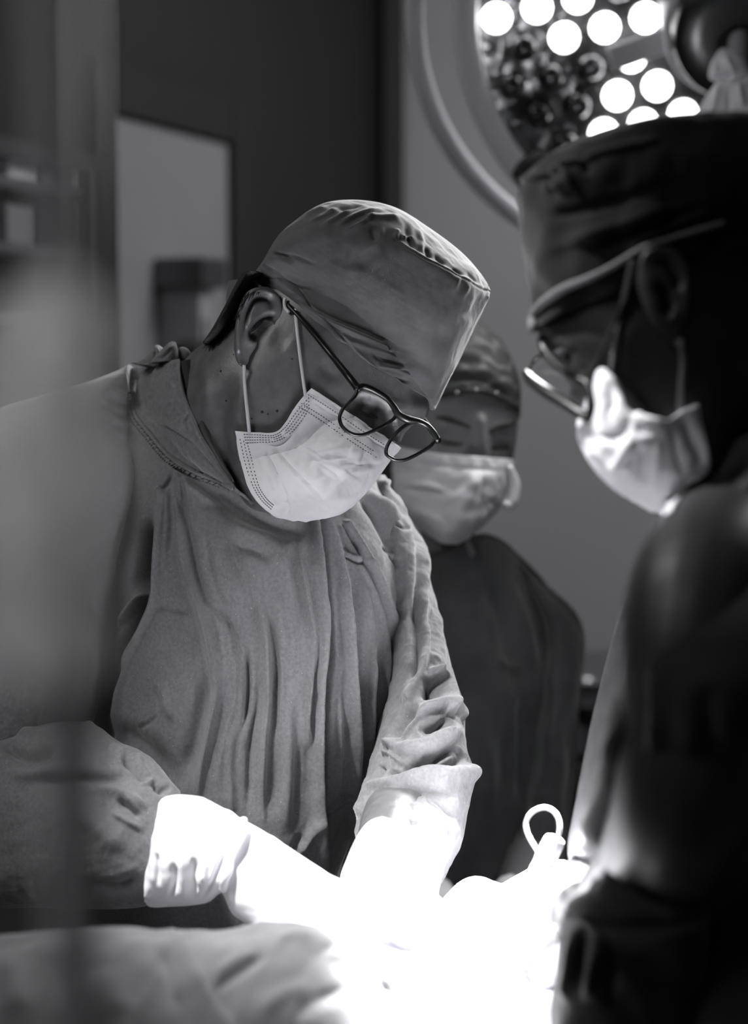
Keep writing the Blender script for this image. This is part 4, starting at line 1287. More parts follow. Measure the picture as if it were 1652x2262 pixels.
g.add(*slab([(910, 1060, 1080, 1060, WD + 0.03, 0.05, 0.06), (925, 1140, 1050, 1140, WD + 0.03, 0.05, 0.055), (925, 1200, 1050, 1200, WD + 0.035, 0.05, 0.055), (900, 1260, 1070, 1250, WD + 0.04, 0.055, 0.06), (850, 1330, 1120, 1330, WD + 0.05, 0.06, 0.07)], 36, 20, 24))
g.add(*slab([(900, 1270, 1080, 1250, WD + 0.05, 0.04, 0.05), (800, 1330, 1190, 1320, WD + 0.06, 0.08, 0.07), (760, 1450, 1230, 1440, WD + 0.06, 0.10, 0.08), (790, 1700, 1200, 1700, WD + 0.06, 0.10, 0.09), (790, 2000, 1190, 2000, WD + 0.07, 0.10, 0.10), (790, 2250, 1190, 2250, WD + 0.08, 0.10, 0.10), (850, 2320, 1130, 2320, WD + 0.08, 0.04, 0.04)], 36, 20, 40))
g.add(*tube([V(1160, 1340, WD + .06), V(1212, 1430, WD + .06), V(1215, 1640, WD + .04), V(1200, 1830, WD), V(1170, 1960, WD - .14), V(1140, 2000, WD - .22)], [0.036, 0.036, 0.036, 0.034, 0.034, 0.024], 16, 40))
g.add(*tube([V(810, 1340, WD + .06), V(740, 1450, WD + .06), V(740, 1640, WD + .04), V(800, 1830, WD + .04), V(900, 1960, WD - .08), V(960, 2000, WD - .16)], [0.045, 0.046, 0.042, 0.038, 0.034, 0.024], 16, 40))
for u_ in (905, 1080):
    p_ = P(u_, 2280, WD + 0.08)
    g.add(*tube([p_ + [0, 0, .05], p_, (p_[0], p_[1], 0.46), (p_[0], p_[1] + 0.02, 0.10), (p_[0], p_[1] + 0.02, 0.06)], [0.08, 0.085, 0.055, 0.042, 0.04], 16, 40))
    v_, f_ = tube([(p_[0], p_[1] + 0.06, 0.04), (p_[0], p_[1], 0.045), (p_[0], p_[1] - 0.1, 0.035), (p_[0], p_[1] - 0.17, 0.022)], [0.025, 0.04, 0.036, 0.015], 14, 24)
    mesh_obj('shoe', v_, f_, 'white_plastic', pw)
wbody = g.obj('body', 'skin_pale', pw)
remesh(wbody, 0.0045, 4)
sculpt(wbody, [
    ([(1061, 930), (1062, 965), (1066, 1000), (1062, 1030)], 13, 9.0, None, True), ([(960, 940), (1000, 942), (1040, 950)], 12, 4.0), ([(1080, 955), (1110, 945), (1135, 940)], 10, 4.0),
    ([(970, 972), (1000, 975), (1030, 980)], 15, -8.0), ([(1083, 985), (1105, 982), (1128, 978)], 13, -4.0), ([(975, 972), (1000, 968), (1025, 978)], 7, 4.0), ([(1085, 982), (1105, 974), (1126, 976)], 7, 4.0),
    ([(1000, 900), (1060, 900)], 30, 2.0), ([(930, 1010), (970, 1020)], 24, 3.0),
])
wbv = bvh_of(wbody)
gbrow = Geo()


def on(u, v, b, off, fb):
    d = skin_d(u, v, b)
    return P(u, v, (d if d is not None else fb) - off)


for pts, r in (([(962, 922), (985, 925), (1012, 933), (1038, 944)], [0.001, 0.0032, 0.0032, 0.0018]), ([(1081, 952), (1100, 942), (1120, 937), (1138, 936)], [0.002, 0.0032, 0.003, 0.001])):
    mesh_obj('eyebrow', *tube([on(a, b, wbv, 0.0006, 2.18) for a, b in pts], r, 8, 24), 'hair', pw)
for pts in ([(970, 974), (990, 979), (1010, 981), (1026, 980)], [(1084, 986), (1103, 988), (1126, 982)]):
    mesh_obj('eyelashes', *tube([on(a, b, wbv, 0.0006, 2.18) for a, b in pts], [0.0008, 0.0024, 0.0024, 0.0008][:len(pts)], 8, 24), 'hair', pw)
c_, f_ = slab([(935, 706, 1045, 702, WD, 0.02, 0.02), (880, 735, 1100, 745, WD, 0.07, 0.08), (862, 790, 1132, 800, WD, 0.09, 0.105), (856, 840, 1148, 845, WD, 0.096, 0.11), (856, 862, 1150, 880, WD, 0.096, 0.11), (858, 885, 1149, 906, WD, 0.093, 0.108), (862, 893, 1147, 925, WD + 0.02, 0.075, 0.09), (880, 893, 1140, 930, WD + 0.04, 0.05, 0.07)], 90, 40, 90)
# arch the front brim over the forehead
uu, vv, d_ = project(c_)
fr_ = np.clip((WD - 0.03 - d_) / 0.04, 0, 1) * np.clip((vv - 850) / 40, 0, 1.3)
c_ = c_ + UPV * (fr_ * (22 * np.exp(-((uu - 1050) / 75) ** 2)) / FPX * WD)[:, None]
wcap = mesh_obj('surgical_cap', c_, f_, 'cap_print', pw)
sculpt(wcap, [([(960, 800), (1040, 780), (1120, 830)], 8, 3.0, 14), ([(980, 830), (1060, 815), (1135, 865)], 7, 3.0, 12), ([(950, 760), (1030, 745), (1100, 775)], 8, 3.0, 12), ([(980, 850), (1060, 840), (1140, 890)], 5, -2.5)])
for a, b in ((1009, 867), (1096, 868), (1052, 861)):
    p_ = on(a, b, bvh_of(wcap), 0.001, 2.16)
    mesh_obj('sequin', *tube([p_, p_ + FWD * -0.0015], 0.0020, 10), 'grey_plastic', wcap)
KW = [
    [(872, 984, 2.26), (890, 988, 2.22), (940, 998, 2.19), (1000, 1005, 2.17), (1052, 1009, 2.155), (1095, 1012, 2.175), (1130, 1015, 2.20), (1136, 1018, 2.25)],
    [(868, 1040, 2.26), (880, 1042, 2.22), (930, 1050, 2.185), (990, 1056, 2.165), (1045, 1060, 2.15), (1090, 1060, 2.17), (1122, 1060, 2.20), (1128, 1062, 2.25)],
    [(872, 1090, 2.26), (880, 1092, 2.22), (930, 1105, 2.185), (980, 1112, 2.165), (1030, 1115, 2.15), (1075, 1112, 2.17), (1108, 1105, 2.20), (1114, 1105, 2.25)],
    [(900, 1135, 2.26), (905, 1138, 2.22), (940, 1150, 2.185), (980, 1160, 2.165), (1015, 1165, 2.155), (1045, 1160, 2.17), (1070, 1150, 2.20), (1078, 1148, 2.25)],
    [(935, 1175, 2.26), (942, 1178, 2.23), (960, 1190, 2.20), (984, 1200, 2.18), (1010, 1200, 2.18), (1030, 1190, 2.19), (1048, 1176, 2.21), (1054, 1172, 2.25)],
]
v_, f_ = patch(KW, 90, 120, wbv, 0.004)
wm = mesh_obj('face_mask', v_, f_, 'mask_shaded', pw)
sculpt(wm, [([(1056, 1015), (1050, 1070), (1020, 1120), (1000, 1190)], 10, 5.0, 16), ([(890, 1080), (940, 1085), (985, 1095)], 7, -4.5), ([(895, 1070), (950, 1074), (990, 1084)], 6, 3.0), ([(885, 1020), (960, 1028), (1050, 1038), (1120, 1040)], 6, -2.0), ([(1080, 1115), (1100, 1105)], 9, -5.0),
            ([(910, 1120), (950, 1140), (985, 1160)], 8, 3.0), ([(1000, 1110), (1050, 1060)], 8, 2.5), ([(1065, 1045), (1062, 1100), (1045, 1150)], 7, -3.0)], noise=[(0.8, 0.03, 91)])
solidify(wm, 0.0012, 1)
mesh_obj('ear_loop', *tube([P(1126, 1030, 2.19), P(1134, 1070, 2.20), P(1126, 1110, 2.20), P(1112, 1116, 2.19)], [0.003, 0.008, 0.009, 0.004], 10, 30), 'loop', wm)
# gown
c_, f_ = slab([(930, 1225, 1040, 1185, WD + .03, 0.055, 0.06), (880, 1245, 1085, 1185, WD + .04, 0.08, 0.08), (800, 1300, 1150, 1228, WD + .05, 0.10, 0.09), (720, 1370, 1212, 1300, WD + .055, 0.115, 0.10), (700, 1440, 1240, 1380, WD + .055, 0.125, 0.10), (710, 1550, 1235, 1500, WD + .05, 0.13, 0.11), (740, 1700, 1205, 1700, WD + .05, 0.13, 0.11),
               (750, 1900, 1200, 1900, WD + .06, 0.13, 0.12), (750, 2200, 1210, 2200, WD + .06, 0.13, 0.12), (740, 2900, 1240, 2900, WD + .07, 0.13, 0.13), (740, 3200, 1240, 3200, WD + .07, 0.13, 0.13)], 120, 40, 200)
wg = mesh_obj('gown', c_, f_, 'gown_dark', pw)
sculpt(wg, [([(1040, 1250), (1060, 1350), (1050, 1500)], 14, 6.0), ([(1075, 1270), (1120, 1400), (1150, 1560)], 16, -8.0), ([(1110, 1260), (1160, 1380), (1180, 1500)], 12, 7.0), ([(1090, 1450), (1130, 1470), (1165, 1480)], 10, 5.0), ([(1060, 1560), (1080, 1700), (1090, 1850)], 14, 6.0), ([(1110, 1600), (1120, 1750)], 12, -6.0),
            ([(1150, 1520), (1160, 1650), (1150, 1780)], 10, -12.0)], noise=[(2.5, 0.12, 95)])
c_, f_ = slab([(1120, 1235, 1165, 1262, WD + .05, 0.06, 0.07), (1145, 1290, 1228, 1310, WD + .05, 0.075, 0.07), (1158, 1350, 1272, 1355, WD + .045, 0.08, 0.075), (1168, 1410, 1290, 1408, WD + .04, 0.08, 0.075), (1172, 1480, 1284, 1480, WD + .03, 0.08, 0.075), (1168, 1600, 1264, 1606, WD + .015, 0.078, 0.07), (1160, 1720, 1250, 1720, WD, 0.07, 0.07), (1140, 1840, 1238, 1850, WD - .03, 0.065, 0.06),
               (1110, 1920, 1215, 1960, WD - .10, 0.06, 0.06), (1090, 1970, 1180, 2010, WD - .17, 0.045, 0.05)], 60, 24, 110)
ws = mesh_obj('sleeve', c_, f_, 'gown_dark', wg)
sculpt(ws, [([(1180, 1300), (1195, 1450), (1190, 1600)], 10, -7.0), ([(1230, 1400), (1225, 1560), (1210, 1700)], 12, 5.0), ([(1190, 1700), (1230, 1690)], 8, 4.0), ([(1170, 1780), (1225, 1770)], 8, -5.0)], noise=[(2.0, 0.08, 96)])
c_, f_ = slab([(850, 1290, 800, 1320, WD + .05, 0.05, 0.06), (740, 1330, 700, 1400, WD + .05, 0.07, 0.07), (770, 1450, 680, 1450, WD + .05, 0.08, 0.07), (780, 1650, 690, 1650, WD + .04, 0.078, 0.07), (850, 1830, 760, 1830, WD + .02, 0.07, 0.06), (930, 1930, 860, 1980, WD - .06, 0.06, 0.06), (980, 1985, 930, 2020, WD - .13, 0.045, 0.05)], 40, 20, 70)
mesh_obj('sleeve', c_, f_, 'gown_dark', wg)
mesh_obj('undershirt_collar', *tube([P(1032, 1196, WD - 0.045), P(1041, 1226, WD - 0.04), P(1026, 1262, WD - 0.045), P(1001, 1294, WD - 0.05)], [0.003, 0.0045, 0.0045, 0.002], 10, 30), 'band', pw)
for c0, s_ in (((1140, 2000, WD - .22), 1), ((960, 2000, WD - .16), -1)):
    g = Geo()
    w0 = P(*c0)
    g.add(*tube([w0 + FWD * 0.05, w0, w0 - FWD * 0.04 - [0, 0, .01], w0 - FWD * 0.075 - [0, 0, .02]], [0.026, 0.03, 0.038, 0.02], 14, 20))
    for k in range(4):
        b_ = w0 - FWD * 0.07 + RGT * (k - 1.5) * 0.018 - [0, 0, 0.015]
        g.add(*tube([b_, b_ - FWD * 0.03 - [0, 0, .008], b_ - FWD * 0.052 - [0, 0, .028]], [0.009, 0.0085, 0.006], 8, 10))
    b_ = w0 - FWD * 0.02 - RGT * s_ * 0.03
    g.add(*tube([b_, b_ - FWD * 0.03 - RGT * s_ * 0.012, b_ - FWD * 0.055 - RGT * s_ * 0.005 - [0, 0, .01]], [0.011, 0.010, 0.006], 8, 10))
    g.obj('glove', 'mask_shaded', pw)

# ------------------------------------------------------------------ surgeon on the right, seen from behind
pr = thing('person', 'dark blurred surgeon at the right edge seen from behind in profile, capped, masked and bespectacled', 'person', (0.27, 1.27, 0), 'operating team')
RD = 1.30
g = Geo()
g.add(*slab([(1300, 330, 1620, 300, RD, 0.04, 0.04), (1210, 420, 1740, 420, RD, 0.062, 0.07), (1180, 540, 1790, 540, RD, 0.072, 0.085), (1180, 620, 1800, 620, RD, 0.076, 0.085), (1190, 700, 1790, 700, RD, 0.077, 0.085), (1196, 740, 1770, 740, RD, 0.077, 0.085), (1203, 775, 1740, 775, RD, 0.076, 0.08), (1232, 812, 1710, 812, RD, 0.075, 0.08),
              (1262, 850, 1690, 850, RD, 0.074, 0.075), (1290, 905, 1670, 905, RD, 0.073, 0.07), (1300, 960, 1660, 950, RD, 0.07, 0.065), (1340, 1020, 1640, 1000, RD, 0.066, 0.06), (1380, 1070, 1620, 1040, RD, 0.06, 0.05), (1430, 1105, 1590, 1070, RD + .005, 0.045, 0.035), (1470, 1118, 1540, 1090, RD + .01, 0.015, 0.01)], 60, 24, 80))
g.add(*slab([(1500, 760, 1800, 700, RD + .01, 0.055, 0.06), (1520, 900, 1840, 850, RD + .01, 0.06, 0.06), (1540, 1020, 1880, 980, RD + .01, 0.065, 0.065), (1560, 1150, 1950, 1100, RD + .01, 0.07, 0.07)], 36, 20, 30))
g.add(*slab([(1560, 1060, 1900, 1030, RD + .02, 0.06, 0.06), (1500, 1200, 2000, 1180, RD + .02, 0.12, 0.10), (1450, 1400, 2050, 1400, RD + .02, 0.15, 0.12), (1450, 1800, 2050, 1800, RD + .02, 0.13, 0.12), (1440, 2200, 2050, 2200, RD + .02, 0.14, 0.13), (1440, 2550, 2040, 2550, RD + .02, 0.14, 0.13), (1550, 2750, 1950, 2750, RD + .02, 0.06, 0.06)], 40, 24, 60))
g.add(*tube([V(1600, 1220, 1.20), V(1560, 1350, 1.13), V(1530, 1600, 1.12), V(1500, 1800, 1.14), V(1420, 1960, 1.24), V(1330, 2040, 1.35), V(1285, 2020, 1.41)], [0.05, 0.052, 0.045, 0.044, 0.04, 0.032, 0.026], 18, 50))
g.add(*tube([V(1600, 1220, 1.42), V(1520, 1350, 1.46), V(1430, 1600, 1.47), V(1390, 1780, 1.47), V(1350, 1890, 1.47), V(1320, 1950, 1.465), V(1300, 1955, 1.46)], [0.05, 0.052, 0.045, 0.044, 0.038, 0.03, 0.026], 18, 50))
for u_ in (1600, 1890):
    p_ = P(u_, 2600, RD + 0.02)
    g.add(*tube([p_ + [0, 0, .06], p_, (p_[0], p_[1], 0.46), (p_[0], p_[1], 0.10), (p_[0], p_[1], 0.06)], [0.08, 0.085, 0.058, 0.044, 0.04], 16, 40))
    v_, f_ = tube([(p_[0] + 0.07, p_[1], 0.042), (p_[0], p_[1], 0.045), (p_[0] - 0.1, p_[1], 0.036), (p_[0] - 0.17, p_[1], 0.022)], [0.026, 0.04, 0.036, 0.015], 14, 24)
    mesh_obj('shoe', v_, f_, 'white_plastic', pr)
rbody = g.obj('body', 'skin_shaded', pr)
remesh(rbody, 0.0042, 4)
sculpt(rbody, [
    ([(1215, 690), (1205, 722), (1215, 745)], 18, 5.0), ([(1225, 770), (1245, 785), (1262, 795)], 16, -7.0), ([(1225, 762), (1250, 770), (1270, 785)], 8, 5.0), ([(1290, 810), (1320, 860)], 22, 4.0),
    ([(1262, 850), (1285, 905)], 14, 6.0), ([(1400, 700), (1380, 780), (1400, 860)], 30, 3.0),
])
rb = bvh_of(rbody)
# ear
de2 = skin_d(1470, 650, rb) or 1.23
v_, f_ = slab([(1430, 540, 1470, 538, de2 - .005, 0.006, 0.012), (1405, 556, 1505, 560, de2 - .008, 0.009, 0.014), (1400, 585, 1522, 590, de2 - .009, 0.010, 0.014), (1404, 630, 1530, 640, de2 - .009, 0.010, 0.014), (1420, 680, 1524, 690, de2 - .008, 0.010, 0.014), (1440, 720, 1515, 730, de2 - .007, 0.009, 0.012), (1465, 750, 1508, 760, de2 - .006, 0.007, 0.01), (1480, 770, 1500, 772, de2 - .005, 0.003, 0.006)], 60, 20, 80, 2.5)
e2 = mesh_obj('ear_shape', v_, f_, 'skin_shaded')
sculpt(e2, [([(1415, 600), (1430, 560), (1470, 552), (1508, 580), (1516, 640), (1510, 700), (1497, 745)], 9, 3.0), ([(1440, 585), (1470, 580), (1495, 610), (1498, 650)], 9, -5.0), ([(1440, 640), (1465, 640), (1478, 670), (1465, 700)], 14, -9.0), ([(1480, 640), (1490, 680), (1485, 720)], 8, 2.0)])
join_into(rbody, get_co(e2), [tuple(p.vertices) for p in e2.data.polygons])
bpy.data.objects.remove(e2)
rb = bvh_of(rbody)
# hair at the back of the head
v_, f_ = slab([(1480, 505, 1800, 480, RD, 0.079, 0.088), (1530, 560, 1803, 560, RD, 0.080, 0.089), (1545, 620, 1803, 640, RD, 0.080, 0.089), (1560, 680, 1795, 700, RD, 0.080, 0.088), (1600, 740, 1790, 760, RD + .003, 0.078, 0.084), (1640, 780, 1780, 790, RD + .005, 0.072, 0.08)], 50, 24, 50)
mesh_obj('hair', v_, f_, 'hair', pr)
# cap
v_, f_ = slab([(1480, 278, 1640, 262, RD, 0.03, 0.03), (1330, 300, 1760, 300, RD, 0.075, 0.08), (1222, 342, 1800, 350, RD, 0.088, 0.095), (1170, 378, 1822, 400, RD, 0.094, 0.10), (1146, 414, 1830, 440, RD, 0.096, 0.102), (1145, 450, 1832, 465, RD, 0.096, 0.102), (1152, 530, 1825, 480, RD, 0.094, 0.10), (1164, 600, 1815, 485, RD, 0.092, 0.098), (1174, 670, 1810, 488, RD, 0.090, 0.095), (1181, 722, 1805, 492, RD, 0.084, 0.09), (1190, 722, 1795, 500, RD, 0.07, 0.08)], 160, 50, 200, 2.2)
rcap = mesh_obj('surgical_cap', v_, f_, 'cap_shaded', pr)
sculpt(rcap, [([(1160, 400), (1230, 372), (1330, 340), (1440, 310)], 12, 3.0, 5, True), ([(1200, 360), (1215, 420), (1240, 440)], 9, -4.0), ([(1240, 345), (1260, 400), (1270, 430)], 9, 4.0), ([(1280, 335), (1300, 390)], 9, -4.0), ([(1190, 400), (1220, 410), (1260, 400)], 12, 4.0),
              ([(1170, 480), (1260, 470), (1380, 440), (1500, 400)], 14, -3.0), ([(1180, 560), (1300, 520), (1450, 470), (1600, 440)], 18, 4.0), ([(1300, 560), (1400, 520), (1550, 450)], 9, -3.5), ([(1350, 580), (1480, 500), (1600, 460)], 8, 3.0)], noise=[(1.5, 0.05, 101)])
cbv = bvh_of(rcap, rbody)
bp_ = [(1176, 728), (1178, 704), (1192, 678), (1222, 652), (1253, 634), (1306, 612), (1350, 590), (1385, 569), (1429, 545), (1496, 523), (1550, 506), (1600, 492)]
mesh_obj('brim_band', *tube([on(a, b, cbv, 0.002, RD - 0.03) for a, b in bp_], [0.003, 0.0036, 0.0036, 0.0034, 0.003, 0.0024, 0.0022, 0.0022, 0.0022, 0.002, 0.002, 0.002], 10, 90), 'band', rcap)
# mask
KR = [
    [(1290, 905, 1.30), (1300, 870, 1.26), (1318, 830, 1.235), (1334, 814, 1.228), (1352, 835, 1.224), (1370, 862, 1.222)],
    [(1276, 945, 1.32), (1290, 955, 1.27), (1320, 940, 1.225), (1350, 920, 1.215), (1375, 905, 1.212), (1396, 915, 1.212)],
    [(1284, 985, 1.32), (1296, 990, 1.27), (1330, 990, 1.225), (1370, 980, 1.21), (1405, 955, 1.205), (1440, 930, 1.206)],
    [(1320, 1040, 1.32), (1332, 1049, 1.27), (1370, 1040, 1.225), (1410, 1020, 1.21), (1450, 985, 1.203), (1478, 925, 1.205)],
    [(1370, 1085, 1.32), (1382, 1090, 1.27), (1415, 1075, 1.225), (1450, 1050, 1.21), (1490, 1010, 1.205), (1510, 905, 1.208)],
    [(1440, 1125, 1.31), (1474, 1134, 1.27), (1490, 1115, 1.23), (1520, 1070, 1.215), (1566, 1027, 1.21), (1538, 895, 1.212)],
]
v_, f_ = patch(KR, 110, 110, rb, 0.004)
rm = mesh_obj('face_mask', v_, f_, 'mask', pr)
sculpt(rm, [([(1310, 960), (1345, 970), (1375, 955), (1395, 925)], 9, -6.0), ([(1396, 912), (1420, 930), (1450, 935), (1470, 925)], 8, 5.0), ([(1400, 945), (1430, 955), (1465, 945)], 6, -6.0), ([(1340, 840), (1352, 880), (1350, 920)], 10, -3.0), ([(1485, 930), (1490, 990), (1510, 1060)], 6, -6.0), ([(1500, 920), (1530, 980), (1550, 1030)], 12, -5.0), ([(1350, 1050), (1380, 1000), (1400, 960)], 10, 4.0),
            ([(1400, 1070), (1410, 1020), (1420, 980)], 8, -4.0), ([(1440, 1090), (1450, 1030), (1450, 970)], 10, 4.0)], noise=[(1.0, 0.03, 102)])
solidify(rm, 0.0012, 1)
for pts in ([(1396, 575), (1386, 625), (1374, 680), (1362, 740), (1353, 822)], [(1503, 752), (1508, 800), (1504, 850), (1501, 908)]):
    mesh_obj('ear_loop', *tube([on(a, b, cbv, 0.003, 1.235) for a, b in pts], 0.0022, 8, 30), 'loop_shaded', rm)
# glasses
gl2 = mesh_obj('eyeglasses', *tube([P(1163, 826, 1.33), P(1172, 840, 1.31), P(1200, 862, 1.285), P(1240, 886, 1.262), P(1275, 908, 1.245), P(1303, 924, 1.235)], [0.0035, 0.0042, 0.0045, 0.0042, 0.004, 0.004], 10, 40), 'frame', pr)
mesh_obj('rim', *tube([P(1303, 924, 1.235), P(1312, 890, 1.232), P(1300, 850, 1.238), P(1280, 838, 1.245), P(1250, 820, 1.25), P(1225, 800, 1.258), P(1203, 770, 1.268), P(1196, 745, 1.275)], [0.004, 0.0045, 0.004, 0.003, 0.003, 0.0036, 0.0038, 0.003], 10, 50), 'frame', gl2)
mesh_obj('rim', *tube([P(1163, 826, 1.33), P(1172, 806, 1.335), P(1190, 788, 1.33), P(1205, 776, 1.31)], 0.0016, 8, 30), 'frame', gl2)
mesh_obj('temple', *tube([P(1300, 850, 1.235), P(1330, 780, 1.232), P(1370, 690, 1.228), P(1402, 610, 1.225)], 0.0018, 8, 30), 'frame', gl2)
disc_poly('lens', [P(1303, 922, 1.236), P(1300, 856, 1.24), P(1280, 842, 1.246), P(1230, 808, 1.258), P(1208, 786, 1.268), P(1180, 818, 1.31), P(1200, 860, 1.286), P(1240, 884, 1.263)], 'lens', gl2)
# gown
c_, f_ = slab([(1560, 985, 1800, 930, RD + .0, 0.075, 0.07), (1530, 1060, 1900, 1000, RD, 0.10, 0.09), (1490, 1125, 1990, 1080, RD, 0.13, 0.11), (1450, 1200, 2050, 1180, RD + .01, 0.15, 0.12), (1432, 1290, 2080, 1290, RD + .02, 0.165, 0.13), (1412, 1380, 2090, 1380, RD + .03, 0.175, 0.13), (1385, 1440, 2090, 1440, RD + .03, 0.18, 0.13),
               (1375, 1600, 2080, 1600, RD + .03, 0.175, 0.14), (1370, 1850, 2060, 1850, RD + .03, 0.17, 0.15), (1330, 2100, 2060, 2100, RD + .03, 0.17, 0.16), (1320, 2500, 2080, 2500, RD + .03, 0.17, 0.17), (1310, 3300, 2120, 3300, RD + .03, 0.17, 0.17), (1310, 4000, 2120, 4000, RD + .03, 0.17, 0.17)], 160, 50, 300, 2.2)
rg = mesh_obj('gown', c_, f_, 'gown_shaded', pr)
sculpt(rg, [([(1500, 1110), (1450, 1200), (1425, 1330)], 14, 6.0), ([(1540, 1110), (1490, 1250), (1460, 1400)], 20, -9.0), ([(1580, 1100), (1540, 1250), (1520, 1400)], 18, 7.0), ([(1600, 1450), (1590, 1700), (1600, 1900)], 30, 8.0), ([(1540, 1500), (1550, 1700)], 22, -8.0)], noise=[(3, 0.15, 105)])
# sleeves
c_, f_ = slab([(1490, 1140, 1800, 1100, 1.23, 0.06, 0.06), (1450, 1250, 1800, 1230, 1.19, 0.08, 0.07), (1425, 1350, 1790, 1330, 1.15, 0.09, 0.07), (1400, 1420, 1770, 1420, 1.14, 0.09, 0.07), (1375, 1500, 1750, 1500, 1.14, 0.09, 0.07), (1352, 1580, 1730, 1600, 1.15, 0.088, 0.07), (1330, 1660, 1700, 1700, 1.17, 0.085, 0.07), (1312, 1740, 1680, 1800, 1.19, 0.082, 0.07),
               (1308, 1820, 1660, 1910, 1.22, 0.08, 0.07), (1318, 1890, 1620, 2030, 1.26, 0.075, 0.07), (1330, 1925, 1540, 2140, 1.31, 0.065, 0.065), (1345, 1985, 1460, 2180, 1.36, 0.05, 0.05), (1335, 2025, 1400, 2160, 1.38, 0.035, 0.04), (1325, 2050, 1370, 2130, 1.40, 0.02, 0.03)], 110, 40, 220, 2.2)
rs1 = mesh_obj('sleeve', c_, f_, 'gown_shaded', rg)
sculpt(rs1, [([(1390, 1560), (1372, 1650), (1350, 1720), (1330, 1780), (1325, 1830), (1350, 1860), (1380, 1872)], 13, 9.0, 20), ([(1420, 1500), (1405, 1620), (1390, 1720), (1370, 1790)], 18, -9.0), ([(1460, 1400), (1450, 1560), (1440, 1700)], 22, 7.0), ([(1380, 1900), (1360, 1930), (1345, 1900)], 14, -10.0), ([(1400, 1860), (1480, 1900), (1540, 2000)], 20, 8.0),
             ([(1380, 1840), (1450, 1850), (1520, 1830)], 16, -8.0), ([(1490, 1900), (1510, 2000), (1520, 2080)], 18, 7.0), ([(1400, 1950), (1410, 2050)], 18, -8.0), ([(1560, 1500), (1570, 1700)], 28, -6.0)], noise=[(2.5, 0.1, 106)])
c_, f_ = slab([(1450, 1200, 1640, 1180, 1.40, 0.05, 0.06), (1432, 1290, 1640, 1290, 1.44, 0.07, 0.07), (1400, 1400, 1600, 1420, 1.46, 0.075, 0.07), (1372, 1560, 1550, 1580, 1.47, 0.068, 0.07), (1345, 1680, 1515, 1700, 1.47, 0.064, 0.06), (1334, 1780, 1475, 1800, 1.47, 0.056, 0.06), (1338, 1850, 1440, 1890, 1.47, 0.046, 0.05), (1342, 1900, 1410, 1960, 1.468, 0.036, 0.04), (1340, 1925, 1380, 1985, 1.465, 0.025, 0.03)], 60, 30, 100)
rs2 = mesh_obj('sleeve', c_, f_, 'gown_shaded', rg)
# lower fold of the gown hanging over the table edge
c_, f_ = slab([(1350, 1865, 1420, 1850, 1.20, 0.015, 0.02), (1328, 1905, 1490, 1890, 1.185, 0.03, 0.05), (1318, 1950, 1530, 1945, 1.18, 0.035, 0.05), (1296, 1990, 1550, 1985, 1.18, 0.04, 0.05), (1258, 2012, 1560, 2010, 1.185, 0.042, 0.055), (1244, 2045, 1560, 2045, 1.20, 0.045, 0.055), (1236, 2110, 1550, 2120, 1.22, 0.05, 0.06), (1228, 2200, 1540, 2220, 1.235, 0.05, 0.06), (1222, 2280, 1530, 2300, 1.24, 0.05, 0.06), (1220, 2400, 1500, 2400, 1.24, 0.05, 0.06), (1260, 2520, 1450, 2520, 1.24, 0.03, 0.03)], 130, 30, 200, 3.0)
rl = mesh_obj('gown_front_fold', c_, f_, 'gown_shaded', rg)
sculpt(rl, [([(1256, 2060), (1262, 2130), (1250, 2220)], 10, 6.0), ([(1290, 2030), (1275, 2100), (1285, 2190)], 10, -7.0), ([(1330, 2050), (1310, 2120), (1300, 2220)], 12, 6.0), ([(1350, 2100), (1345, 2230)], 14, -6.0)], noise=[(2.0, 0.06, 107)])
# gloves of the right surgeon
g = Geo()
g.add(*slab([(1330, 1913, 1312, 1986, 1.462, 0.030, 0.03), (1300, 1906, 1290, 1996, 1.46, 0.036, 0.034), (1255, 1904, 1256, 2010, 1.458, 0.036, 0.034), (1210, 1908, 1232, 2040, 1.455, 0.034, 0.034), (1175, 1921, 1205, 2070, 1.452, 0.032, 0.03), (1135, 1942, 1170, 2095, 1.45, 0.028, 0.028), (1095, 1966, 1130, 2105, 1.45, 0.022, 0.022), (1075, 1985, 1095, 2095, 1.45, 0.012, 0.012)], 60, 30, 110, 2.1))
g.add(*tube([P(1110, 2010, 1.455), P(1075, 1992, 1.455), P(1048, 1982, 1.455), P(1018, 2004, 1.455), P(985, 2040, 1.458), P(965, 2062, 1.46)], [0.018, 0.0165, 0.0155, 0.0145, 0.013, 0.009], 16, 40))
fingers(g, [P(1110, 2030, 1.435), P(1115, 2060, 1.43), P(1125, 2085, 1.43), P(1140, 2100, 1.435)], [P(1030, 2085, 1.435), P(1045, 2120, 1.43), P(1070, 2145, 1.43), P(1100, 2160, 1.435)], 0.0088)
g.obj('glove', 'glove', pr)
g = Geo()
g.add(*slab([(1290, 2010, 1340, 2110, 1.405, 0.028, 0.028), (1262, 2028, 1300, 2140, 1.41, 0.03, 0.03), (1215, 2060, 1250, 2165, 1.415, 0.028, 0.028), (1170, 2100, 1190, 2190, 1.42, 0.022, 0.022), (1150, 2125, 1160, 2185, 1.425, 0.010, 0.01)], 40, 24, 60))
fingers(g, [P(1170, 2105, 1.42), P(1165, 2130, 1.415), P(1165, 2155, 1.415), P(1175, 2180, 1.42)], [P(1090, 2135, 1.425), P(1080, 2165, 1.42), P(1085, 2195, 1.42), P(1105, 2215, 1.425)], 0.0088)
g.add(*tube([P(1215, 2070, 1.405), P(1180, 2085, 1.40), P(1140, 2110, 1.405)], [0.012, 0.011, 0.007], 12, 20))
g.obj('glove', 'glove', pr)
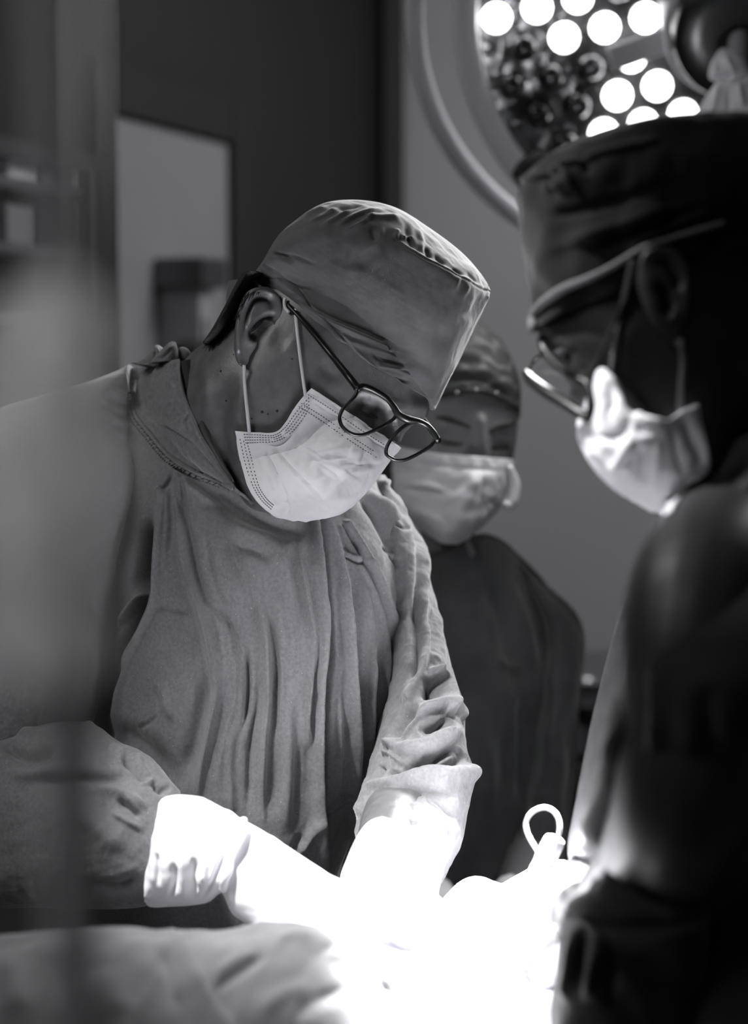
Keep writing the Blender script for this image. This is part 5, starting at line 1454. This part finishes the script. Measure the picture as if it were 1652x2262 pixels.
# ------------------------------------------------------------------ pen with its cord loop held at the field
pen = mesh_obj('cautery_pen', *tube([P(1180, 1950, 1.45), P(1196, 1916, 1.45), P(1209, 1888, 1.45), P(1222, 1862, 1.45), P(1226, 1852, 1.45), P(1228, 1847, 1.45)], [0.0085, 0.0085, 0.0085, 0.0085, 0.0075, 0.004], 20, 40), 'gauze')
tag(pen, 'white pen-shaped instrument with a looped white cord sticking up from gloved hands', 'instrument')
mesh_obj('cord', *tube([P(1232, 1852, 1.45), P(1236, 1826, 1.45), P(1231, 1803, 1.45), P(1217, 1788, 1.45), P(1198, 1784, 1.45), P(1177, 1793, 1.45), P(1163, 1812, 1.45), P(1163, 1834, 1.452), P(1175, 1860, 1.455), P(1190, 1884, 1.458), P(1200, 1905, 1.46)], 0.0017, 10, 90), 'loop', pen)

# ------------------------------------------------------------------ operating table, drapes and field
ot = thing('operating_table', 'operating table on a steel column, hidden under drapes at the bottom of the picture', 'table', (-0.6, 1.33, 0))
bevel(mesh_obj('tabletop', *box((-0.56, 1.33, 0.84), (1.34, 0.40, 0.05)), 'steel', ot, smooth=False))
bevel(mesh_obj('mattress', *box((-0.56, 1.33, 0.885), (1.3, 0.38, 0.04)), 'skirt', ot, smooth=False), 0.01)
mesh_obj('column', *tube([(-0.6, 1.33, 0.1), (-0.6, 1.33, 0.83)], 0.10, 24), 'steel', ot)
bevel(mesh_obj('base', *box((-0.6, 1.33, 0.05), (0.8, 0.42, 0.1)), 'steel', ot, smooth=False), 0.02)

# drape over the covered patient: crest line follows the body under it, front side hangs down
us_ = np.array([-420, -200, 0, 120, 205, 300, 400, 500, 560, 640, 720, 830, 900, 960, 1010, 1060, 1120, 1200])
vs_ = np.array([2120, 2095, 2075, 2068, 2064, 2068, 2074, 2064, 2052, 2050, 2066, 2094, 2134, 2190, 2262, 2320, 2380, 2450])
ds_ = np.array([1.26, 1.26, 1.26, 1.265, 1.27, 1.28, 1.29, 1.31, 1.32, 1.33, 1.34, 1.36, 1.36, 1.35, 1.34, 1.33, 1.32, 1.32])
nU = 340
ug = np.linspace(-420, 1200, nU)
vg, dg_ = np.interp(ug, us_, vs_), np.interp(ug, us_, ds_)
k = np.ones(9) / 9
vg = np.convolve(np.pad(vg, 4, 'edge'), k, 'valid')
dg_ = np.convolve(np.pad(dg_, 4, 'edge'), k, 'valid')
crest = P(ug, vg, dg_)
prof = [(0.30, -0.16), (0.20, -0.125), (0.12, -0.07), (0.06, -0.025), (0.02, -0.003), (0.0, 0.0), (-0.03, -0.006), (-0.07, -0.03), (-0.11, -0.08), (-0.14, -0.15), (-0.155, -0.24), (-0.16, -0.40), (-0.165, -0.62)]
prof = crom(prof, 150)
GD = crest[None] + prof[:, None, 0:1] * np.array([0, 1.0, 0]) + prof[:, None, 1:2] * np.array([0, 0, 1.0])
GD[..., 2] = np.maximum(GD[..., 2], 0.16)
back = prof[:, 0] > 0
f_ = grid_faces(len(prof), nU, False)
v_ = GD.reshape(-1, 3)
q = f_[len(f_) // 2]
n_ = np.cross(v_[q[1]] - v_[q[0]], v_[q[2]] - v_[q[0]])
if n_[2] < 0:
    f_ = [x[::-1] for x in f_]
dr = mesh_obj('surgical_drape', v_, f_, 'drape')
tag(dr, 'grey cloth drape over the covered patient, rumpled, blurred in the bottom foreground', 'drape')
sculpt(dr, [
    ([(395, 2085), (420, 2130), (460, 2200), (500, 2262), (520, 2300)], 14, 9.0, 26, True), ([(360, 2090), (385, 2150), (420, 2230)], 26, -9.0), ([(470, 2190), (510, 2160), (560, 2130), (600, 2110)], 9, -7.0), ([(460, 2160), (510, 2130), (570, 2108)], 12, 5.0),
    ([(560, 2250), (620, 2200), (700, 2170)], 18, 7.0), ([(640, 2262), (700, 2210), (780, 2180)], 16, -7.0), ([(700, 2100), (770, 2120), (840, 2150), (900, 2200)], 12, 5.0), ([(700, 2110), (740, 2098), (780, 2105)], 10, -4.0), ([(820, 2150), (880, 2210), (920, 2262)], 14, -6.0),
    ([(600, 2080), (640, 2070), (690, 2078)], 9, 4.0), ([(240, 2085), (300, 2090), (380, 2090)], 14, 5.0), ([(120, 2100), (160, 2200), (180, 2280)], 34, -8.0), ([(20, 2100), (40, 2250)], 34, 8.0), ([(240, 2130), (260, 2250)], 34, 6.0),
], noise=[(2.2, 0.10, 111), (1.0, 0.04, 112)], gain=0.48)
solidify(dr, 0.002, -1)

# white towel round the opening, running down to the lower right
KT = [
    [(560, 2040, 1.50), (760, 2030, 1.52), (960, 2030, 1.53), (1150, 2030, 1.52), (1300, 2050, 1.50), (1420, 2080, 1.48)],
    [(560, 2080, 1.45), (760, 2070, 1.465), (960, 2070, 1.475), (1140, 2080, 1.47), (1290, 2100, 1.46), (1420, 2130, 1.44)],
    [(600, 2120, 1.40), (780, 2115, 1.415), (960, 2125, 1.42), (1120, 2140, 1.42), (1270, 2160, 1.42), (1420, 2190, 1.40)],
    [(680, 2190, 1.355), (830, 2175, 1.37), (970, 2190, 1.375), (1110, 2210, 1.375), (1260, 2230, 1.375), (1400, 2260, 1.36)],
    [(760, 2300, 1.31), (880, 2280, 1.32), (1000, 2290, 1.325), (1120, 2310, 1.325), (1250, 2330, 1.325), (1380, 2350, 1.31)],
    [(800, 2440, 1.28), (900, 2430, 1.285), (1020, 2430, 1.285), (1130, 2440, 1.285), (1240, 2450, 1.285), (1360, 2460, 1.28)],
]
v_, f_ = patch(KT, 110, 130)
tw = mesh_obj('white_towel', v_, f_, 'gauze')
tag(tw, 'brightly lit white towel lying round the surgical field under the gloved hands', 'towel')
sculpt(tw, [([(900, 2120), (1000, 2200), (1100, 2300)], 18, 5.0), ([(1000, 2130), (1120, 2200), (1200, 2262)], 16, -5.0), ([(1120, 2140), (1180, 2200), (1210, 2262)], 12, 4.0)], noise=[(1.5, 0.06, 121)])
solidify(tw, 0.003, -1)
gz = mesh_obj('gauze_pad', *slab([(900, 2040, 905, 2060, 1.47, 0.01, 0.01), (940, 2020, 950, 2110, 1.465, 0.025, 0.02), (1000, 2030, 1010, 2140, 1.46, 0.03, 0.025), (1060, 2050, 1070, 2150, 1.455, 0.03, 0.025), (1110, 2070, 1120, 2150, 1.45, 0.02, 0.02), (1130, 2100, 1135, 2130, 1.45, 0.008, 0.01)], 40, 20, 60), 'gauze')
sculpt(gz, [], noise=[(2.5, 0.03, 131)])
tag(gz, 'crumpled white gauze pad held between the gloved hands over the field', 'gauze')

# ------------------------------------------------------------------ surgical lamp
LC = P(1600, 20, 2.5)
tilt = math.radians(29)
LN = -FWD * math.cos(tilt) - UPV * math.sin(tilt)
LX = RGT.copy()
LY = np.cross(LN, LX)
LY /= np.linalg.norm(LY)
PXM = 2.5 / FPX


def lp(x, y, z):
    """point on the lamp: x, y across the face, z along the beam"""
    x, y, z = np.broadcast_arrays(np.asarray(x, float), np.asarray(y, float), np.asarray(z, float))
    return LC + x[..., None] * LX + y[..., None] * LY + z[..., None] * LN


def lathe(prof, n=96, f=lp):
    th = np.linspace(0, 2 * math.pi, n, endpoint=False)
    r, z = np.array(prof)[:, 0], np.array(prof)[:, 1]
    G = f(r[:, None] * np.cos(th), r[:, None] * np.sin(th), z[:, None] + 0 * th)
    v = G.reshape(-1, 3)
    fc = grid_faces(len(prof), n, True)
    return v, fc


R0 = 546 * PXM
lamp = thing('surgical_lamp', 'large round ceiling surgical lamp with many small lenses, some lit, upper right', 'lamp', tuple(LC))
v_, f_ = lathe([(0.001, -0.10), (0.12, -0.10), (R0 - 0.02, -0.06), (R0 + 0.014, -0.05), (R0 + 0.036, -0.014), (R0 + 0.034, 0.006), (R0 + 0.022, 0.012), (R0 + 0.014, 0.004), (R0 + 0.002, 0.010), (R0, 0.003), (R0 - 0.002, -0.006)])
mesh_obj('housing', v_, f_, 'rail', lamp)
v_, f_ = lathe([(R0 - 0.001, -0.012), (0.001, -0.012)])
mesh_obj('reflector_plate', v_, f_, 'lamp_face', lamp)
lit_px = [(1112, 8), (1197, 22), (1290, 18), (1388, 22), (1277, 76), (1368, 80), (1362, 122), (1412, 205), (1374, 243), (1365, 272), (1425, 275), (1505, 248), (1330, 290), (1400, 180)]
dome_src = []
for nm, m_ in (('on', 'bulb_on'), ('off', 'bulb_off')):
    prof_ = [(0.0205, 0.0), (0.0200, 0.006), (0.017, 0.012), (0.011, 0.0165), (0.004, 0.0185), (0.0003, 0.0188)]
    th = np.linspace(0, 2 * math.pi, 14, endpoint=False)
    r, z = np.array(prof_)[:, 0], np.array(prof_)[:, 1]
    G = np.stack([r[:, None] * np.cos(th), r[:, None] * np.sin(th), z[:, None] + 0 * th], -1)
    me = bpy.data.meshes.new('lens_' + nm)
    me.from_pydata(G.reshape(-1, 3).tolist(), [], grid_faces(len(prof_), 14, True))
    me.polygons.foreach_set('use_smooth', np.ones(len(me.polygons), bool))
    me.materials.append(M[m_])
    dome_src.append(me)
MR = Matrix(((LX[0], LY[0], LN[0]), (LX[1], LY[1], LN[1]), (LX[2], LY[2], LN[2])))
pitch_ = 0.0575
spokes = []
for i in range(-7, 8):
    for j in range(-7, 8):
        x, y = pitch_ * (i + 0.5 * (j % 2)) + 0.008, pitch_ * 0.86 * j + 0.012
        x, y = x * 0.97 - y * 0.24, y * 0.97 + x * 0.24
        r = math.hypot(x, y)
        if r > R0 - 0.026 or r < 0.10:
            continue
        a = math.atan2(y, x)
        c = lp(x, y, -0.011)
        uu, vv, _ = project(c[None])
        on_ = any(math.hypot(uu[0] - a_, vv[0] - b_) < 47 for a_, b_ in lit_px)
        o = bpy.data.objects.new('lens', dome_src[0 if on_ else 1])
        COL.objects.link(o)
        o.matrix_world = Matrix.Translation(Vector(c)) @ MR.to_4x4()
        o.matrix_basis = o.matrix_world
        adopt(o, lamp)
# spokes carrying the glass, from the hub to the rim
for ang, ln in ((200, 0.10), (320, 0.2), (80, 0.2), (157, 0.18)):
    a = math.radians(ang)
    ct, sn = math.cos(a), math.sin(a)
    p0 = np.array([ct * 0.07, sn * 0.07])
    Mx = np.stack([LX * ct + LY * sn, -LX * sn + LY * ct, LN], 1)
    v_, f_ = box((0, 0, 0), (ln, 0.034, 0.012))
    c = lp(ct * (0.07 + ln / 2), sn * (0.07 + ln / 2), 0.045)
    bevel(mesh_obj('spoke', v_ @ Mx.T + c, f_, 'cover', lamp), 0.003)
# hub and its black disc
v_, f_ = lathe([(0.09, -0.01), (0.09, 0.06), (0.098, 0.09), (0.092, 0.10), (0.088, 0.10)])
mesh_obj('hub', v_, f_, 'cover', lamp)
v_, f_ = lathe([(0.089, 0.08), (0.089, 0.13), (0.086, 0.137), (0.05, 0.14), (0.001, 0.14)])
mesh_obj('hub_disc', v_, f_, 'black_plastic', lamp)
# sterile cover gathered on the handle
hc = P(1625, 150, 2.345)
v_, f_ = slab([(1586, 112, 1600, 106, 2.35, 0.004, 0.006), (1570, 142, 1640, 128, 2.335, 0.018, 0.02), (1566, 170, 1660, 160, 2.33, 0.024, 0.024), (1580, 182, 1668, 172, 2.33, 0.022, 0.022), (1558, 215, 1700, 205, 2.325, 0.034, 0.03), (1540, 250, 1720, 245, 2.32, 0.042, 0.04), (1520, 300, 1730, 300, 2.31, 0.046, 0.045), (1520, 340, 1725, 345, 2.305, 0.04, 0.04)], 110, 30, 140)
hcv = mesh_obj('handle_cover', v_, f_, 'cloth_cover', lamp)
sculpt(hcv, [([(1600, 120), (1612, 145), (1625, 165)], 5, 5.0), ([(1585, 130), (1592, 160)], 5, -5.0), ([(1570, 176), (1610, 180), (1655, 168)], 5, -5.0), ([(1590, 185), (1580, 230), (1565, 280)], 7, 5.0), ([(1610, 185), (1610, 230), (1605, 290)], 6, -5.0), ([(1630, 180), (1640, 240)], 7, 5.0), ([(1570, 190), (1556, 250)], 6, -4.0)])
mesh_obj('handle', *tube([lp(0, 0, 0.12), P(1625, 180, 2.33), P(1628, 300, 2.31)], 0.014, 16, 20), 'white_plastic', lamp)
# outer rail, a full ring tilted a little more, and its black clamps
RC = P(1600, 20, 2.52)
t2 = math.radians(42)
RN = -FWD * math.cos(t2) - UPV * math.sin(t2)
RY = np.cross(RN, LX)
RY /= np.linalg.norm(RY)
RR = 686 * 2.52 / FPX
th = np.linspace(0, 2 * math.pi, 96, endpoint=False)
ring = RC + RR * (np.cos(th)[:, None] * LX + np.sin(th)[:, None] * RY)
v_, f_ = tube(ring, 0.0145, 14, 192, close=True)
mesh_obj('outer_rail', v_, f_, 'rail', lamp)
for u_, v2 in ((1165, 385),):
    a_, b_ = P(1172, 388, 2.44), P(1180, 360, 2.45)
    mesh_obj('rail_clamp', *tube([P(1150, 398, 2.43), P(1172, 376, 2.435), P(1200, 352, 2.44)], [0.016, 0.02, 0.016], 12, 12), 'hair', lamp)
for ang in (60, -20):
    a = math.radians(ang)
    pa = lp((R0 + 0.02) * math.cos(a), (R0 + 0.02) * math.sin(a), 0)
    k_ = np.argmin(np.linalg.norm(ring - pa, axis=1))
    mesh_obj('rail_clamp', *tube([pa, ring[k_]], 0.014, 12, 6), 'black_plastic', lamp)
# yoke and arm up to the ceiling
top = lp(0, 0, -0.10)
mesh_obj('yoke', *tube([lp(0, 0, -0.09), lp(0, 0, -0.2), top + np.array([0.1, 0.25, 0.25]), top + np.array([0.3, 0.4, 0.6])], 0.03, 14, 40), 'cover', lamp)
e_ = top + np.array([0.3, 0.4, 0.6])
mesh_obj('ceiling_arm', *tube([e_, e_ + [0.2, 0.1, 0.02], (e_[0] + 0.25, e_[1] + 0.15, 3.0)], 0.035, 14, 30), 'cover', lamp)

# ------------------------------------------------------------------ things close to the lens, far out of focus
iv = thing('infusion_pole', 'out-of-focus steel infusion pole close to the camera along the left edge', 'pole', (P(148, 900, 0.45)[0], 0.45, 0))
px_ = P(148, 900, 0.45)[0]
mesh_obj('pole', *tube([(px_, 0.45, 0.05), (px_, 0.45, 2.1)], 0.0065, 20), 'pole', iv)
for k in range(5):
    a = k * 2 * math.pi / 5
    mesh_obj('leg', *tube([(px_, 0.45, 0.09), (px_ + 0.26 * math.cos(a), 0.45 + 0.26 * math.sin(a), 0.05)], 0.013, 10), 'steel_dim', iv)
    mesh_obj('caster', *tube([(px_ + 0.26 * math.cos(a) - 0.01, 0.45 + 0.26 * math.sin(a), 0.026), (px_ + 0.26 * math.cos(a) + 0.01, 0.45 + 0.26 * math.sin(a), 0.026)], 0.026, 14), 'black_plastic', iv)
mesh_obj('hook', *tube([(px_, 0.45, 2.09), (px_ + 0.05, 0.45, 2.12), (px_ + 0.09, 0.45, 2.08)], 0.004, 8), 'steel_dim', iv)
KF = [
    [(60, 640, 0.430), (110, 600, 0.410), (150, 600, 0.395), (190, 640, 0.410), (215, 680, 0.430)],
    [(-40, 760, 0.430), (60, 760, 0.410), (140, 760, 0.390), (200, 780, 0.410), (260, 800, 0.430)],
    [(-150, 900, 0.440), (20, 900, 0.410), (130, 900, 0.385), (230, 910, 0.405), (310, 930, 0.430)],
    [(-200, 1100, 0.440), (0, 1100, 0.410), (110, 1100, 0.380), (190, 1110, 0.400), (260, 1120, 0.430)],
    [(-200, 1300, 0.440), (-30, 1300, 0.410), (80, 1300, 0.390), (150, 1310, 0.400), (210, 1320, 0.420)],
    [(-200, 1500, 0.430), (-60, 1500, 0.410), (40, 1500, 0.395), (110, 1500, 0.400), (160, 1500, 0.410)],
]
v_, f_ = patch(KF, 90, 70)
fl = mesh_obj('clear_drape', v_, f_, 'film')
tag(fl, 'crumpled clear plastic drape very close to the camera, blurred to a pale haze at left', 'drape')
sculpt(fl, [([(100, 660), (120, 850), (60, 1050)], 30, 8.0), ([(180, 700), (200, 880), (150, 1080)], 24, -8.0), ([(40, 1120), (90, 1200), (60, 1320)], 22, 9.0), ([(120, 1180), (100, 1300)], 20, -8.0)], noise=[(5, 0.05, 141), (2.5, 0.02, 142)])

# drop parts whose names would clash with nothing
bpy.context.view_layer.update()
